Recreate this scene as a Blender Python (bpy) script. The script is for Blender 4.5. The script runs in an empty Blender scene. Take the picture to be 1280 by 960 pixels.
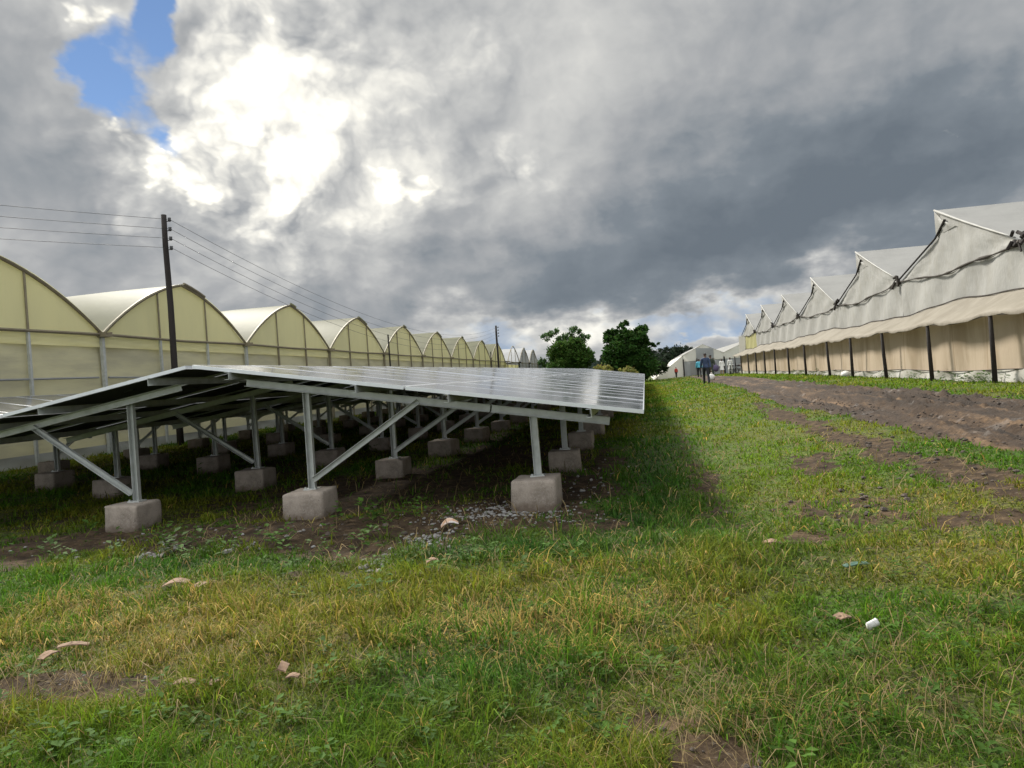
import bpy, bmesh, math, random
import numpy as np
from mathutils import Vector, Matrix
R = math.radians
rnd = random.Random(7)
rng = np.random.default_rng(11)
S = bpy.context.scene
COL = S.collection

# ------------------------------------------------------------------ camera
ROLL, PITCH, YAW = R(4.0), R(-0.282), R(10.61)
fw = Vector((-math.sin(YAW)*math.cos(PITCH), math.cos(YAW)*math.cos(PITCH), math.sin(PITCH)))
rt = Vector((math.cos(YAW), math.sin(YAW), 0))
up = rt.cross(fw)
cx = rt*math.cos(ROLL) - up*math.sin(ROLL)
cy = rt*math.sin(ROLL) + up*math.cos(ROLL)
M = Matrix((cx, cy, -fw)).transposed().to_4x4()
cam_d = bpy.data.cameras.new('camera'); cam = bpy.data.objects.new('camera', cam_d)
COL.objects.link(cam); cam.matrix_world = M
cam_d.sensor_width = 36; cam_d.lens = 25.03; cam_d.clip_start = .05; cam_d.clip_end = 6000
S.camera = cam

# ------------------------------------------------------------------ light, exposure
S.view_settings.view_transform = 'Standard'; S.view_settings.look = 'None'
S.cycles.max_bounces = 6; S.cycles.diffuse_bounces = 3; S.cycles.glossy_bounces = 3; S.cycles.transmission_bounces = 5; S.cycles.caustics_reflective = False; S.cycles.caustics_refractive = False
S.view_settings.gamma = 1; S.view_settings.exposure = 1.2
SUN_AZ, SUN_EL = R(-42), R(41)
sd = bpy.data.lights.new('sun', 'SUN'); so = bpy.data.objects.new('sun', sd); COL.objects.link(so)
sd.energy = 3.2; sd.angle = R(11.0); sd.color = (1, .95, .86)
to_sun = Vector((math.sin(SUN_AZ)*math.cos(SUN_EL), math.cos(SUN_AZ)*math.cos(SUN_EL), math.sin(SUN_EL)))
so.rotation_euler = (-to_sun).to_track_quat('-Z', 'Y').to_euler()
so.location = to_sun*200

# ------------------------------------------------------------------ node helper
class NT:
    def __init__(s, tree): s.t = tree
    def n(s, kind, **kw):
        nd = s.t.nodes.new(kind)
        for k, v in kw.items(): setattr(nd, k, v)
        return nd
    def put(s, sock, v):
        if isinstance(v, bpy.types.NodeSocket): s.t.links.new(v, sock)
        elif v is not None: sock.default_value = v
    def m(s, op, a, b=None, c=None, clamp=False):
        nd = s.n('ShaderNodeMath', operation=op, use_clamp=clamp)
        s.put(nd.inputs[0], a); s.put(nd.inputs[1], b)
        if c is not None: s.put(nd.inputs[2], c)
        return nd.outputs[0]
    def add(s, *a):
        r = a[0]
        for b in a[1:]: r = s.m('ADD', r, b)
        return r
    def sub(s, a, b): return s.m('SUBTRACT', a, b)
    def mul(s, *a):
        r = a[0]
        for b in a[1:]: r = s.m('MULTIPLY', r, b)
        return r
    def ss(s, v, lo, hi, a=0., b=1.):
        nd = s.n('ShaderNodeMapRange', interpolation_type='SMOOTHSTEP')
        s.put(nd.inputs[0], v); nd.inputs[1].default_value = lo; nd.inputs[2].default_value = hi
        nd.inputs[3].default_value = a; nd.inputs[4].default_value = b
        return nd.outputs[0]
    def vm(s, op, a, b=None, scale=None):
        nd = s.n('ShaderNodeVectorMath', operation=op)
        s.put(nd.inputs[0], a)
        if b is not None: s.put(nd.inputs[1], b)
        if scale is not None: s.put(nd.inputs['Scale'], scale)
        return nd.outputs[1] if op in ('LENGTH', 'DOT_PRODUCT', 'DISTANCE') else nd.outputs[0]
    def noise(s, vec, scale, detail=6, rough=.55, dist=0., color=False, dim='3D'):
        nd = s.n('ShaderNodeTexNoise', noise_dimensions=dim)
        if vec is not None: s.put(nd.inputs['Vector'], vec)
        nd.inputs['Scale'].default_value = scale; nd.inputs['Detail'].default_value = detail
        nd.inputs['Roughness'].default_value = rough; nd.inputs['Distortion'].default_value = dist
        return nd.outputs[1] if color else nd.outputs[0]
    def mix(s, f, a, b):
        nd = s.n('ShaderNodeMix', data_type='RGBA')
        s.put(nd.inputs[0], f); s.put(nd.inputs[6], a); s.put(nd.inputs[7], b)
        return nd.outputs[2]
    def ramp(s, v, stops, interp='LINEAR'):
        nd = s.n('ShaderNodeValToRGB'); nd.color_ramp.interpolation = interp
        e = nd.color_ramp.elements
        while len(e) < len(stops): e.new(.5)
        for k, (p, c) in zip(e, stops):
            k.position = p; k.color = (*c, 1) if len(c) == 3 else c
        s.put(nd.inputs[0], v)
        return nd.outputs[0]
    def xyz(s, v):
        nd = s.n('ShaderNodeSeparateXYZ'); s.put(nd.inputs[0], v); return nd.outputs
    def comb(s, x, y, z):
        nd = s.n('ShaderNodeCombineXYZ'); s.put(nd.inputs[0], x); s.put(nd.inputs[1], y); s.put(nd.inputs[2], z)
        return nd.outputs[0]
    def bump(s, h, strength=.5, dist=.05):
        nd = s.n('ShaderNodeBump'); nd.inputs['Strength'].default_value = strength
        nd.inputs['Distance'].default_value = dist; s.put(nd.inputs['Height'], h); return nd.outputs[0]
c4 = lambda c: (*c, 1)

# ------------------------------------------------------------------ world: blue sky behind broken cloud
W = bpy.data.worlds.new('World'); S.world = W; W.use_nodes = True
W.node_tree.nodes.clear(); w = NT(W.node_tree)
sky = w.n('ShaderNodeTexSky', sky_type='NISHITA'); sky.sun_disc = False
sky.sun_elevation = SUN_EL; sky.sun_rotation = SUN_AZ % (2*math.pi); sky.air_density = 1.0; sky.dust_density = 0.; sky.ozone_density = 2.
W.cycles.sampling_method = 'MANUAL'; W.cycles.sample_map_resolution = 256
bg_sky = w.n('ShaderNodeBackground'); bg_sky.inputs[1].default_value = .05; sky.altitude = 2000
W.node_tree.links.new(sky.outputs[0], bg_sky.inputs[0])
dirv = w.n('ShaderNodeTexCoord').outputs['Generated']
dx_, dy_, dz_ = w.xyz(dirv)
az = w.mul(w.m('ARCTAN2', dx_, dy_), 57.2958)
el = w.mul(w.m('ARCSINE', dz_), 57.2958)
plane = w.vm('SCALE', dirv, scale=w.m('DIVIDE', 1., w.m('ADD', w.m('MAXIMUM', dz_, -.05), .42)))
wv = w.noise(plane, 4.5, 5, .55, color=True, dim='2D')
wx, wy, _ = w.xyz(wv)
azw = w.add(az, w.mul(w.sub(wx, .5), 11.)); elw = w.add(el, w.mul(w.sub(wy, .5), 9.))
def G(a0, e0, sa, se, slope=0., A=None, Ex=None):
    A = A or azw; Ex = Ex or elw
    a = w.sub(A, a0); e = w.sub(w.sub(Ex, e0), w.mul(a, slope))
    q = w.add(w.mul(a, a, 1/(sa*sa)), w.mul(e, e, 1/(se*se)))
    return w.m('EXPONENT', w.mul(q, -.5))
sunp = Vector((-.45, .25, .65))
n1 = w.noise(plane, 2.0, 5, .52, .3, dim='2D')
iso = w.comb(w.mul(az, .0163), w.mul(el, .0185), 0.)
isow = w.vm('ADD', iso, w.vm('SCALE', wv, scale=.07))
d_sun = tuple(Vector((-.7, .7, 0))*.022)
n2 = w.noise(iso, 5.2, 7, .47, .35, dim='2D')
n2b = w.noise(w.vm('ADD', iso, d_sun), 5.2, 7, .47, .35, dim='2D')
def billow(vec):
    vor = w.n('ShaderNodeTexVoronoi', feature='F1', voronoi_dimensions='2D'); w.put(vor.inputs['Vector'], vec)
    vor.inputs['Scale'].default_value = 8.; vor.inputs['Detail'].default_value = 3.; vor.inputs['Roughness'].default_value = .5; vor.inputs['Lacunarity'].default_value = 2.3
    return w.sub(.45, vor.outputs['Distance'])
bil = billow(isow)
lit = w.add(w.sub(n2, n2b), w.mul(w.sub(bil, billow(w.vm('ADD', isow, d_sun))), .45))
bright = w.m('MINIMUM', w.add(w.mul(G(-28.5, 22.5, 4.6, 6.5), 1.0), w.mul(G(-29.5, 15, 4.2, 2.6), .75), w.mul(G(-36.5, 17.3, 2.6, 2.2), .8), w.mul(G(-18.5, 20, 4.4, 5), .34), w.mul(G(-17, 15.5, 3, 1.3), .15),
             w.mul(G(-9.3, 16.8, 1.7, 1.0), .62), w.mul(G(-39, 25.5, 2.4, 1.6), .5), w.mul(G(-11, 25, 2., 2.), .25)), 1.0)
low = w.m('MINIMUM', w.add(w.mul(G(-11, 3.6, 6, 1.4), .9), w.mul(G(3, 2.9, 5, 1.0), .9), w.mul(G(12, 4.6, 9, 1.2, .12), .8), w.mul(G(-30, 8.5, 6, 1.4), .2)), 1.)
v = w.add(.405,
          w.mul(G(6, 9.8, 13, 3.4, .12), -.23), w.mul(G(22, 12.5, 11, 3.4, .2), -.22), w.mul(G(-12, 7.5, 8, 2.2), -.13), w.mul(G(0, 26, 14, 6), .09), w.mul(G(26, 22, 7, 4), .03), w.mul(G(14, 14, 12, 3), -.07),
          w.mul(G(-44, 18, 4, 9), -.05), w.mul(G(-23, 21, 8.5, 7.5), .17), w.mul(bright, .43), w.mul(low, .30),
          w.mul(w.sub(n1, .5), w.add(.46, w.mul(low, .3))), w.mul(w.sub(n2, .5), w.add(.13, w.mul(bright, .3), w.mul(low, .5))),
          w.mul(bil, w.add(.02, w.mul(bright, .32))), w.mul(lit, w.add(.22, w.mul(bright, .9), w.mul(low, .5))))
ccol = w.ramp(v, [(0., (.125, .15, .178)), (.22, (.18, .207, .235)), (.42, (.335, .345, .355)), (.6, (.52, .52, .505)), (.8, (.82, .80, .73)), (1., (1.12, 1.09, 1.0))])
holeg = w.m('MINIMUM', w.add(G(-38.6, 22.2, 1.5, 2.6), w.mul(G(-36.0, 27.5, 1.2, 1.4), .9), w.mul(G(-35, 18.6, 1.0, 2.2), .75), w.mul(G(-26.5, 8.2, .8, .5), .55)), 1.)
hole = w.ss(w.add(holeg, w.mul(w.sub(n2, .5), 1.2), w.mul(bil, -.5)), .46, .92)
# nearer sunlit cumulus heads with firm edges
pg = w.m('MINIMUM', w.add(w.mul(G(-28.5, 22.5, 4.2, 6.5), 1.15), w.mul(G(-31, 14.8, 4.6, 2.2), .85), w.mul(G(-37.6, 17.6, 2.1, 2.), .95), w.mul(G(-18.8, 20.5, 2.0, 3.0), .5), w.mul(G(-17.5, 15.8, 2.6, 1.), .45),
            w.mul(G(-9.6, 16.9, 1.7, 1.0), .85), w.mul(G(-40, 26, 2.2, 1.4), .7), w.mul(G(-20.5, 26.5, 1.4, 1.3), .5)), 1.)
pm = w.ss(w.add(w.mul(pg, .85), w.mul(bil, 1.1), w.mul(w.sub(n2, .5), 1.0)), .40, .68)
pshade = w.add(.56, w.mul(pg, .34), w.mul(lit, 1.25), w.mul(bil, .35))
pcol = w.ramp(pshade, [(.25, (.40, .40, .40)), (.5, (.66, .64, .585)), (.76, (.90, .87, .77)), (1.1-.1, (1.18, 1.15, 1.04))])
lowb = w.mul(w.ss(elw, 6., 2.0), w.ss(w.add(n1, w.mul(low, -.3)), .34, .16), .9)
ccol = w.mix(lowb, ccol, c4((.25, .35, .50)))
ccol = w.mix(w.mul(pm, .85), ccol, pcol)
hole = w.mul(hole, w.ss(holeg, .12, .35), w.sub(1., w.ss(pm, .3, .8)))
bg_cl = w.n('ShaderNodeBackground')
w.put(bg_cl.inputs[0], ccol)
# cloud overhead and behind the camera, out of view, brightened to fill the scene
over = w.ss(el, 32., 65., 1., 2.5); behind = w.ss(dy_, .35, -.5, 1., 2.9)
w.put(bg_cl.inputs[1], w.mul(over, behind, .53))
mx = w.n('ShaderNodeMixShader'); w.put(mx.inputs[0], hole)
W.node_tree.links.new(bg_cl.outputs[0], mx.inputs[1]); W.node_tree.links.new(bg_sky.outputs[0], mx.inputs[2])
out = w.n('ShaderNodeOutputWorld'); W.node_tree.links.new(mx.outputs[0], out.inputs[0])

# ------------------------------------------------------------------ materials
MATS = {}
def mat(name, base=(.5, .5, .5), rough=.7, metal=0., var=0., vscale=4., var_col=None, bump=0., bscale=30., bdist=.01,
        trans=0., attr=None, spec=.5, stretch=(1, 1, 1), fine=None):
    m = bpy.data.materials.new(name); m.use_nodes = True; MATS[name] = m
    t = NT(m.node_tree); b = m.node_tree.nodes['Principled BSDF']; o = m.node_tree.nodes['Material Output']
    co = t.n('ShaderNodeTexCoord').outputs['Object']
    vec = t.vm('MULTIPLY', co, stretch)
    col = c4(base)
    if attr:
        a = t.n('ShaderNodeAttribute'); a.attribute_name = attr; col = a.outputs['Color']
    if var:
        n = t.noise(vec, vscale, 6, .6)
        f = t.mul(t.ss(n, .35, .68), var)
        col = t.mix(f, col, c4(var_col or tuple(x*.5 for x in base)))
    if fine:
        n = t.noise(vec, fine[0], 4, .6)
        col = t.mix(t.mul(t.ss(n, .45, .65), fine[1]), col, c4(fine[2]))
    t.put(b.inputs['Base Color'], col)
    b.inputs['Roughness'].default_value = rough; b.inputs['Metallic'].default_value = metal
    b.inputs['Specular IOR Level'].default_value = spec
    if bump:
        t.put(b.inputs['Normal'], t.bump(t.noise(vec, bscale, 5, .6), bump, bdist))
    if trans:
        tr = t.n('ShaderNodeBsdfTranslucent'); t.put(tr.inputs[0], col)
        ms = t.n('ShaderNodeMixShader'); ms.inputs[0].default_value = trans
        m.node_tree.links.new(b.outputs[0], ms.inputs[1]); m.node_tree.links.new(tr.outputs[0], ms.inputs[2])
        m.node_tree.links.new(ms.outputs[0], o.inputs[0])
    return m
GALV = mat('galvanised', (.50, .52, .50), .45, .35, .5, 9, (.33, .34, .31), .15, 60, .002)
ALU = mat('aluminium', (.66, .68, .70), .35, .6, .3, 6, (.5, .5, .5))
CONC = mat('concrete', (.29, .245, .20), .95, 0, .85, 5, (.17, .14, .11), .5, 45, .012, fine=(60, .4, (.34, .30, .26)))
def footing_dirt(m):
    t = NT(m.node_tree); b = m.node_tree.nodes['Principled BSDF']; co = t.n('ShaderNodeTexCoord').outputs['Object']
    x, y, z = t.xyz(co); n = t.noise(co, 9., 5, .6); src = b.inputs['Base Color'].links[0].from_socket
    f = t.ss(t.add(z, t.mul(t.sub(n, .5), .28)), .13, .01)
    col = t.mix(t.mul(f, .8), src, c4((.085, .058, .038)))
    pit = t.ss(t.noise(co, 34., 2, .5), .66, .72)
    t.put(b.inputs['Base Color'], t.mix(t.mul(pit, .6), col, c4((.07, .055, .045))))
footing_dirt(CONC)
WOODP = mat('tarred_wood', (.016, .012, .010), .9, 0, .5, 3, (.032, .024, .019), .6, 14, .02, stretch=(6, 6, .6))
DARKM = mat('dark_metal', (.03, .03, .03), .6)
RUST = mat('dark_tube', (.22, .19, .125), .6, .2, .5, 5, (.13, .105, .07))
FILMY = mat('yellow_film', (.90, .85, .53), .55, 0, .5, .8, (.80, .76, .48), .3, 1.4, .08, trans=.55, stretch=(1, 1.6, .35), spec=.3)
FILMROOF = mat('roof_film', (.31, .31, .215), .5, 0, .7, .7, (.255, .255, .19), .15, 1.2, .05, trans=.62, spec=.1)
FILMLOW = mat('curtain_film', (.70, .66, .46), .6, 0, .8, .8, (.50, .47, .36), .35, 2.5, .05, trans=.4, spec=.25, stretch=(1, .5, 2.5))
FILMGREY = mat('grey_film', (.40, .41, .41), .6, 0, .5, 1, (.28, .28, .28), .2, 2, .04, trans=.35)
WPLAS = mat('white_sheet', (.50, .495, .465), .5, 0, .7, 1.1, (.39, .385, .36), .4, 1.8, .14, trans=.35, spec=.35, stretch=(1, .8, .5), fine=(3.2, .4, (.40, .385, .34)))
WPLASR = mat('grey_roof_sheet', (.34, .335, .315), .5, 0, .6, .8, (.27, .265, .25), .3, 1.6, .08, trans=.3, spec=.35)
AWN = mat('awning_sheet', (.36, .325, .265), .65, 0, .8, 1.2, (.27, .24, .19), .4, 2.2, .12, trans=.4, spec=.25)
YPLAS = mat('yellow_sheet', (.42, .40, .18), .6, 0, .5, 1., (.5, .47, .22), .3, 2.5, .08, trans=.35)
SKIRT = mat('skirt_sheet', (.56, .55, .51), .5, 0, .7, 2., (.38, .355, .30), .3, 2.5, .06, trans=.2)
PALE = mat('pale_curtain', (.78, .75, .67), .7, 0, .4, 1.5, (.66, .63, .55), .3, 2., .06, trans=.3)
PAPER = mat('paper', (.62, .62, .60), .8, 0, .6, 30, (.40, .38, .35))
CARD = mat('cardboard', (.23, .145, .09), .9, 0, .7, 25, (.12, .075, .05))
ROPE = mat('dark_rope', (.035, .028, .022), .9)
def tan_wall():
    m = mat('tan_cloth', (.60, .475, .33), .8, 0, 0, trans=.25, spec=.2, bump=.35, bscale=2.2, bdist=.08, stretch=(1, 1, .35))
    t = NT(m.node_tree); b = m.node_tree.nodes['Principled BSDF']
    co = t.n('ShaderNodeTexCoord').outputs['Object']
    x, y, z = t.xyz(co)
    stain = t.noise(t.vm('MULTIPLY', co, (1, .9, .25)), 1.3, 6, .6)
    col = t.mix(t.mul(t.ss(stain, .42, .68), .75), c4((.47, .385, .285)), c4((.30, .23, .15)))
    seam = t.ss(t.m('ABSOLUTE', t.sub(t.m('FRACT', t.add(t.mul(y, .53), t.mul(stain, .05))), .5)), .022, .008)
    col = t.mix(t.mul(seam, .6), col, c4((.30, .22, .14)))
    for l in list(b.inputs['Base Color'].links): m.node_tree.links.remove(l)
    t.put(b.inputs['Base Color'], col)
    for nd in m.node_tree.nodes:
        if nd.bl_idname == 'ShaderNodeBsdfTranslucent': t.put(nd.inputs[0], col)
    return m
TAN = tan_wall()
def panel_glass():
    m = mat('solar_glass', (.012, .016, .03), .09, 0, spec=.5)
    t = NT(m.node_tree); b = m.node_tree.nodes['Principled BSDF']
    co = t.n('ShaderNodeTexCoord').outputs['Object']
    x, y, z = t.xyz(co)
    def lines(c, pitch, wdt):
        return t.ss(t.m('ABSOLUTE', t.sub(t.m('FRACT', t.mul(c, 1/pitch)), .5)), .5-wdt/pitch, .5-wdt/pitch*.4)
    ln = t.m('MAXIMUM', lines(x, .0965, .0022), lines(y, .185, .0022))
    dust_sheen = t.noise(co, 2.5, 5, .6)
    col = t.mix(t.mul(ln, .5), c4((.011, .015, .028)), c4((.15, .16, .17)))
    col = t.mix(t.ss(dust_sheen, .3, .75, .10, .38), col, c4((.36, .35, .33)))  # pale dust coat, raised to paint in the bright sky reflection
    for l in list(b.inputs['Base Color'].links): m.node_tree.links.remove(l)
    t.put(b.inputs['Base Color'], col)
    t.put(b.inputs['Roughness'], t.ss(dust_sheen, .3, .8, .07, .22))
    return m
PGLASS = panel_glass()
PBACK = mat('panel_back', (.035, .037, .042), .6)

# ------------------------------------------------------------------ mesh builder and naming helpers
class MB:
    def __init__(s): s.v = []; s.f = []; s.mi = []; s.k = 0
    def mat(s, k): s.k = k; return s
    def face(s, *i): s.f.append(i); s.mi.append(s.k)
    def quad(s, a, b, c, d):
        n = len(s.v); s.v += [tuple(a), tuple(b), tuple(c), tuple(d)]; s.face(n, n+1, n+2, n+3)
    def box(s, x0, x1, y0, y1, z0, z1, mtx=None):
        n = len(s.v)
        for x in (x0, x1):
            for y in (y0, y1):
                for z in (z0, z1):
                    p = Vector((x, y, z)); p = mtx @ p if mtx else p
                    s.v.append(tuple(p))
        for q in ((0, 1, 3, 2), (4, 6, 7, 5), (0, 4, 5, 1), (2, 3, 7, 6), (0, 2, 6, 4), (1, 5, 7, 3)): s.face(*[n+i for i in q])
        return s
    def beam(s, a, b, wd, ht, upv=(0, 0, 1)):
        a = Vector(a); b = Vector(b); d = (b-a); L = d.length; d.normalize()
        sd = d.cross(Vector(upv))
        if sd.length < 1e-4: sd = d.cross(Vector((0, 1, 0)))
        sd.normalize(); u = sd.cross(d)
        m = Matrix((d, sd, u)).transposed().to_4x4(); m.translation = a
        return s.box(0, L, -wd/2, wd/2, -ht/2, ht/2, m)
    def channel(s, a, b, wd, ht, th, face_dir):
        """open C section from a to b; web towards -face_dir"""
        a = Vector(a); b = Vector(b); d = b-a; L = d.length; d.normalize()
        n = Vector(face_dir); n -= d*n.dot(d); n.normalize(); u = d.cross(n)
        m = Matrix((d, n, u)).transposed().to_4x4(); m.translation = a
        s.box(0, L, -wd/2, -wd/2+th, -ht/2, ht/2, m)
        s.box(0, L, -wd/2+th, wd/2, ht/2-th, ht/2, m)
        s.box(0, L, -wd/2+th, wd/2, -ht/2, -ht/2+th, m)
        return s
    def tube(s, pts, rad, n=8, cap=True):
        pts = [Vector(p) for p in pts]; base = len(s.v)
        rads = rad if isinstance(rad, (list, tuple)) else [rad]*len(pts)
        for i, p in enumerate(pts):
            d = (pts[min(i+1, len(pts)-1)] - pts[max(i-1, 0)]).normalized()
            a = d.cross(Vector((0, 0, 1)))
            if a.length < .05: a = d.cross(Vector((0, 1, 0)))
            a.normalize(); b = d.cross(a)
            for k in range(n):
                t = 2*math.pi*k/n
                s.v.append(tuple(p + (a*math.cos(t)+b*math.sin(t))*rads[i]))
        for i in range(len(pts)-1):
            for k in range(n):
                s.face(base+i*n+k, base+i*n+(k+1) % n, base+(i+1)*n+(k+1) % n, base+(i+1)*n+k)
        if cap:
            s.face(*[base+k for k in range(n)][::-1]); s.face(*[base+(len(pts)-1)*n+k for k in range(n)])
        return s
    def grid(s, rows):
        n = len(s.v); w_ = len(rows[0])
        for r in rows: s.v += [tuple(p) for p in r]
        for i in range(len(rows)-1):
            for j in range(w_-1):
                s.face(n+i*w_+j, n+i*w_+j+1, n+(i+1)*w_+j+1, n+(i+1)*w_+j)
        return s
    def ball(s, c, r, nu=10, nv=6, sc=(1, 1, 1)):
        rows = []
        for i in range(nv+1):
            th = math.pi*i/nv
            rows.append([(c[0]+r*sc[0]*math.sin(th)*math.cos(2*math.pi*j/nu), c[1]+r*sc[1]*math.sin(th)*math.sin(2*math.pi*j/nu), c[2]+r*sc[2]*math.cos(th)) for j in range(nu+1)])
        return s.grid(rows)
    def build(s, name, mats, parent=None, smooth=False, loc=None):
        me = bpy.data.meshes.new(name); me.from_pydata(s.v, [], s.f)
        if not isinstance(mats, (list, tuple)): mats = [mats]
        for m in mats: me.materials.append(m)
        me.polygons.foreach_set('material_index', s.mi)
        if smooth: me.polygons.foreach_set('use_smooth', [True]*len(me.polygons))
        me.update()
        return link(name, me, parent, loc)
def link(name, me, parent=None, loc=None):
    o = bpy.data.objects.new(name, me); COL.objects.link(o)
    if parent: o.parent = parent
    if loc: o.location = loc
    return o
def tag(o, label=None, cat=None, group=None, kind=None):
    if label: o['label'] = label
    if cat: o['category'] = cat
    if group: o['group'] = group
    if kind: o['kind'] = kind
    return o
def empty(name, loc, label, cat, group=None, rz=0):
    o = bpy.data.objects.new(name, None); COL.objects.link(o); o.location = loc; o.rotation_euler = (0, 0, rz)
    o.empty_display_size = .2
    return tag(o, label, cat, group)
def smooth_np(a, b, x):
    t = np.clip((x-a)/(b-a), 0, 1); return t*t*(3-2*t)

# ------------------------------------------------------------------ noise, ground height, ground cover
def vnoise(x, y, seed=0):
    xi = np.floor(x).astype(np.int64); yi = np.floor(y).astype(np.int64)
    fx = x-xi; fy = y-yi; fx = fx*fx*(3-2*fx); fy = fy*fy*(3-2*fy)
    def h(a, b):
        n = (a*374761393 + b*668265263 + seed*1442695041) & 0x7fffffff
        n = ((n ^ (n >> 13))*1274126177) & 0x7fffffff
        return ((n ^ (n >> 16)) & 0xffff)/65535.
    return (h(xi, yi)*(1-fx)+h(xi+1, yi)*fx)*(1-fy) + (h(xi, yi+1)*(1-fx)+h(xi+1, yi+1)*fx)*fy
def fbm(x, y, sc, oct=5, seed=0, gain=.5):
    x = np.asarray(x, float)*sc+31.7; y = np.asarray(y, float)*sc+17.3
    t = 0; a = 1.; n = 0
    for i in range(oct):
        t = t+a*vnoise(x, y, seed+i*7); n += a; a *= gain; x = x*2.03+5.1; y = y*2.03+9.7
    return t/n
def gz0(x, y):
    """smooth ground height (camera eye is z = 0)"""
    x = np.asarray(x, float); y = np.asarray(y, float)
    yy = np.clip(y, 0, 88)
    lat = .39*smooth_np(0., 6.0, x)*(1-.55*smooth_np(35, 85, y))
    z = -1.32+.0036*yy + lat - .08*smooth_np(-3.8, -6., x)*(1-smooth_np(30, 60, y)*.5)
    return z
def road_left(y): return 3.5 + .25*np.sin(y*.21+1) + .55*smooth_np(30, 55, y) + .28*(fbm(y, y*0, .55, 4, 5)-.5)*2
def road_right(y): return 5.85 + .15*np.sin(y*.17) + .1*smooth_np(30, 60, y) + .25*(fbm(y, y*0+40, .5, 4, 6)-.5)*2
def on_road(x, y):
    l, r = road_left(y), road_right(y)
    return smooth_np(l-.08, l+.18, x)*(1-smooth_np(r-.18, r+.08, x))*(1-smooth_np(68, 76, y))
PATCH = [  # bare soil: x, y, rx, ry, strength
    (-3.4, 6.2, 2.6, .8, 1.25), (-5.6, 6.3, 1.6, .9, 1.2), (-1.5, 6.8, .9, .75, 1.5), (-1.0, 7.9, .7, .9, 1.1), (-.75, 10, .5, 2.5, .9), (-1.0, 6.2, 1.0, .3, 1.3), (-2.4, 5.5, .7, .3, 1.0), (-3.6, 8.5, 2.2, 2.2, 1.1), (-2.2, 12, 1.4, 3, .9),
    (.10, 2.40, .13, .20, 1.5), (.0, 2.75, .16, .18, .9), (.55, 2.75, .13, .12, .8), (.35, 3.0, .12, .1, .6), (-2.95, 2.9, .6, .14, 1.2), (-2.4, 2.85, .45, .10, .9), (-3.2, 4.5, .7, .14, .7), (-2.2, 4.75, .9, .18, .6),
    (.55, 8., .2, 3.2, .65), (.6, 14., .28, 6., .55), (2.75, 7.0, .34, 1.4, 1.15), (2.65, 10.0, .30, 2.4, 1.2), (2.7, 15, .30, 4., 1.1), (2.3, 5.3, .75, .5, .8), (1.5, 6.2, .6, .45, .85), (1.15, 5.35, .3, .2, .9), (1.9, 8.6, .3, .8, .9), (2.9, 18.5, .35, 3, .6),
    (7.1, 17.3, .5, .8, .7), (-6.5, 14, 5.5, 8, .32), (-8.2, 5.9, 2., .3, .8)]
def cover(x, y):
    """1 = full grass, 0 = bare"""
    x = np.asarray(x, float); y = np.asarray(y, float)
    wx = (fbm(x, y, 1.9, 5, 21)-.5)*1.1; wy = (fbm(x, y, 1.9, 5, 22)-.5)*1.1
    b = np.zeros_like(x)
    for (px, py, rx, ry, s) in PATCH:
        k = np.minimum(1, np.maximum(rx, ry)*1.2)
        d = ((x+wx*np.minimum(rx*1.2, 1)-px)/rx)**2+((y+wy*np.minimum(ry*1.2, 1)-py)/ry)**2
        b = np.maximum(b, s*np.exp(-d*.9))
    n = .4*fbm(x, y, 2.6, 5, 3)+.35*fbm(x, y, 7.5, 4, 4)+.25*fbm(x, y, 19., 3, 5)
    bare = smooth_np(.30, .85, b + (n-.5)*2.2*np.minimum(1, b*3))
    under = smooth_np(-.6, -1.6, x)*smooth_np(6.2, 7.4, y)*(1-smooth_np(57, 60, y))
    c = (1-bare)*(1-.55*under*smooth_np(.40, .58, fbm(x, y, .9, 4, 9)))
    return np.clip(c*(1-on_road(x, y)), 0, 1)
def bumps(x, y):
    return (fbm(x, y, 1.1, 4, 40)-.5)*.10 + (fbm(x, y, 6., 5, 41)-.5)*.06
def gz(x, y): return gz0(x, y)+bumps(x, y)*(1-smooth_np(25, 60, np.asarray(y, float))*.6)
def gzf(x, y): return float(gz(np.array([x]), np.array([y]))[0])

def np_mesh(name, co, quads, mats, attrs=None, smooth=True, tris=None):
    me = bpy.data.meshes.new(name)
    nq = len(quads); nt = 0 if tris is None else len(tris)
    me.vertices.add(len(co)); me.vertices.foreach_set('co', np.asarray(co, np.float32).ravel())
    me.loops.add(nq*4+nt*3)
    li = quads.ravel() if nt == 0 else np.concatenate([quads.ravel(), tris.ravel()])
    me.loops.foreach_set('vertex_index', li.astype(np.int32))
    me.polygons.add(nq+nt)
    st = np.arange(nq)*4
    if nt: st = np.concatenate([st, nq*4+np.arange(nt)*3])
    me.polygons.foreach_set('loop_start', st.astype(np.int32))
    me.polygons.foreach_set('use_smooth', np.full(nq+nt, smooth))
    for m in mats: me.materials.append(m)
    for an, data in (attrs or {}).items():
        a = me.attributes.new(an, 'FLOAT_COLOR', 'POINT')
        d = np.ones((len(co), 4), np.float32); d[:, :3] = data; a.data.foreach_set('color', d.ravel())
    me.update(calc_edges=True); me.validate()
    return me
def grid_mesh(name, xs, ys, zf, mats, attr=None):
    X, Y = np.meshgrid(xs, ys); x, y = X.ravel(), Y.ravel()
    co = np.stack([x, y, zf(x, y)], 1)
    nx, ny = len(xs), len(ys)
    i = (np.arange(ny-1)[:, None]*nx+np.arange(nx-1)[None, :]).ravel()
    q = np.stack([i, i+1, i+nx+1, i+nx], 1)
    return np_mesh(name, co, q, mats, {k: f(x, y) for k, f in (attr or {}).items()})

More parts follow.
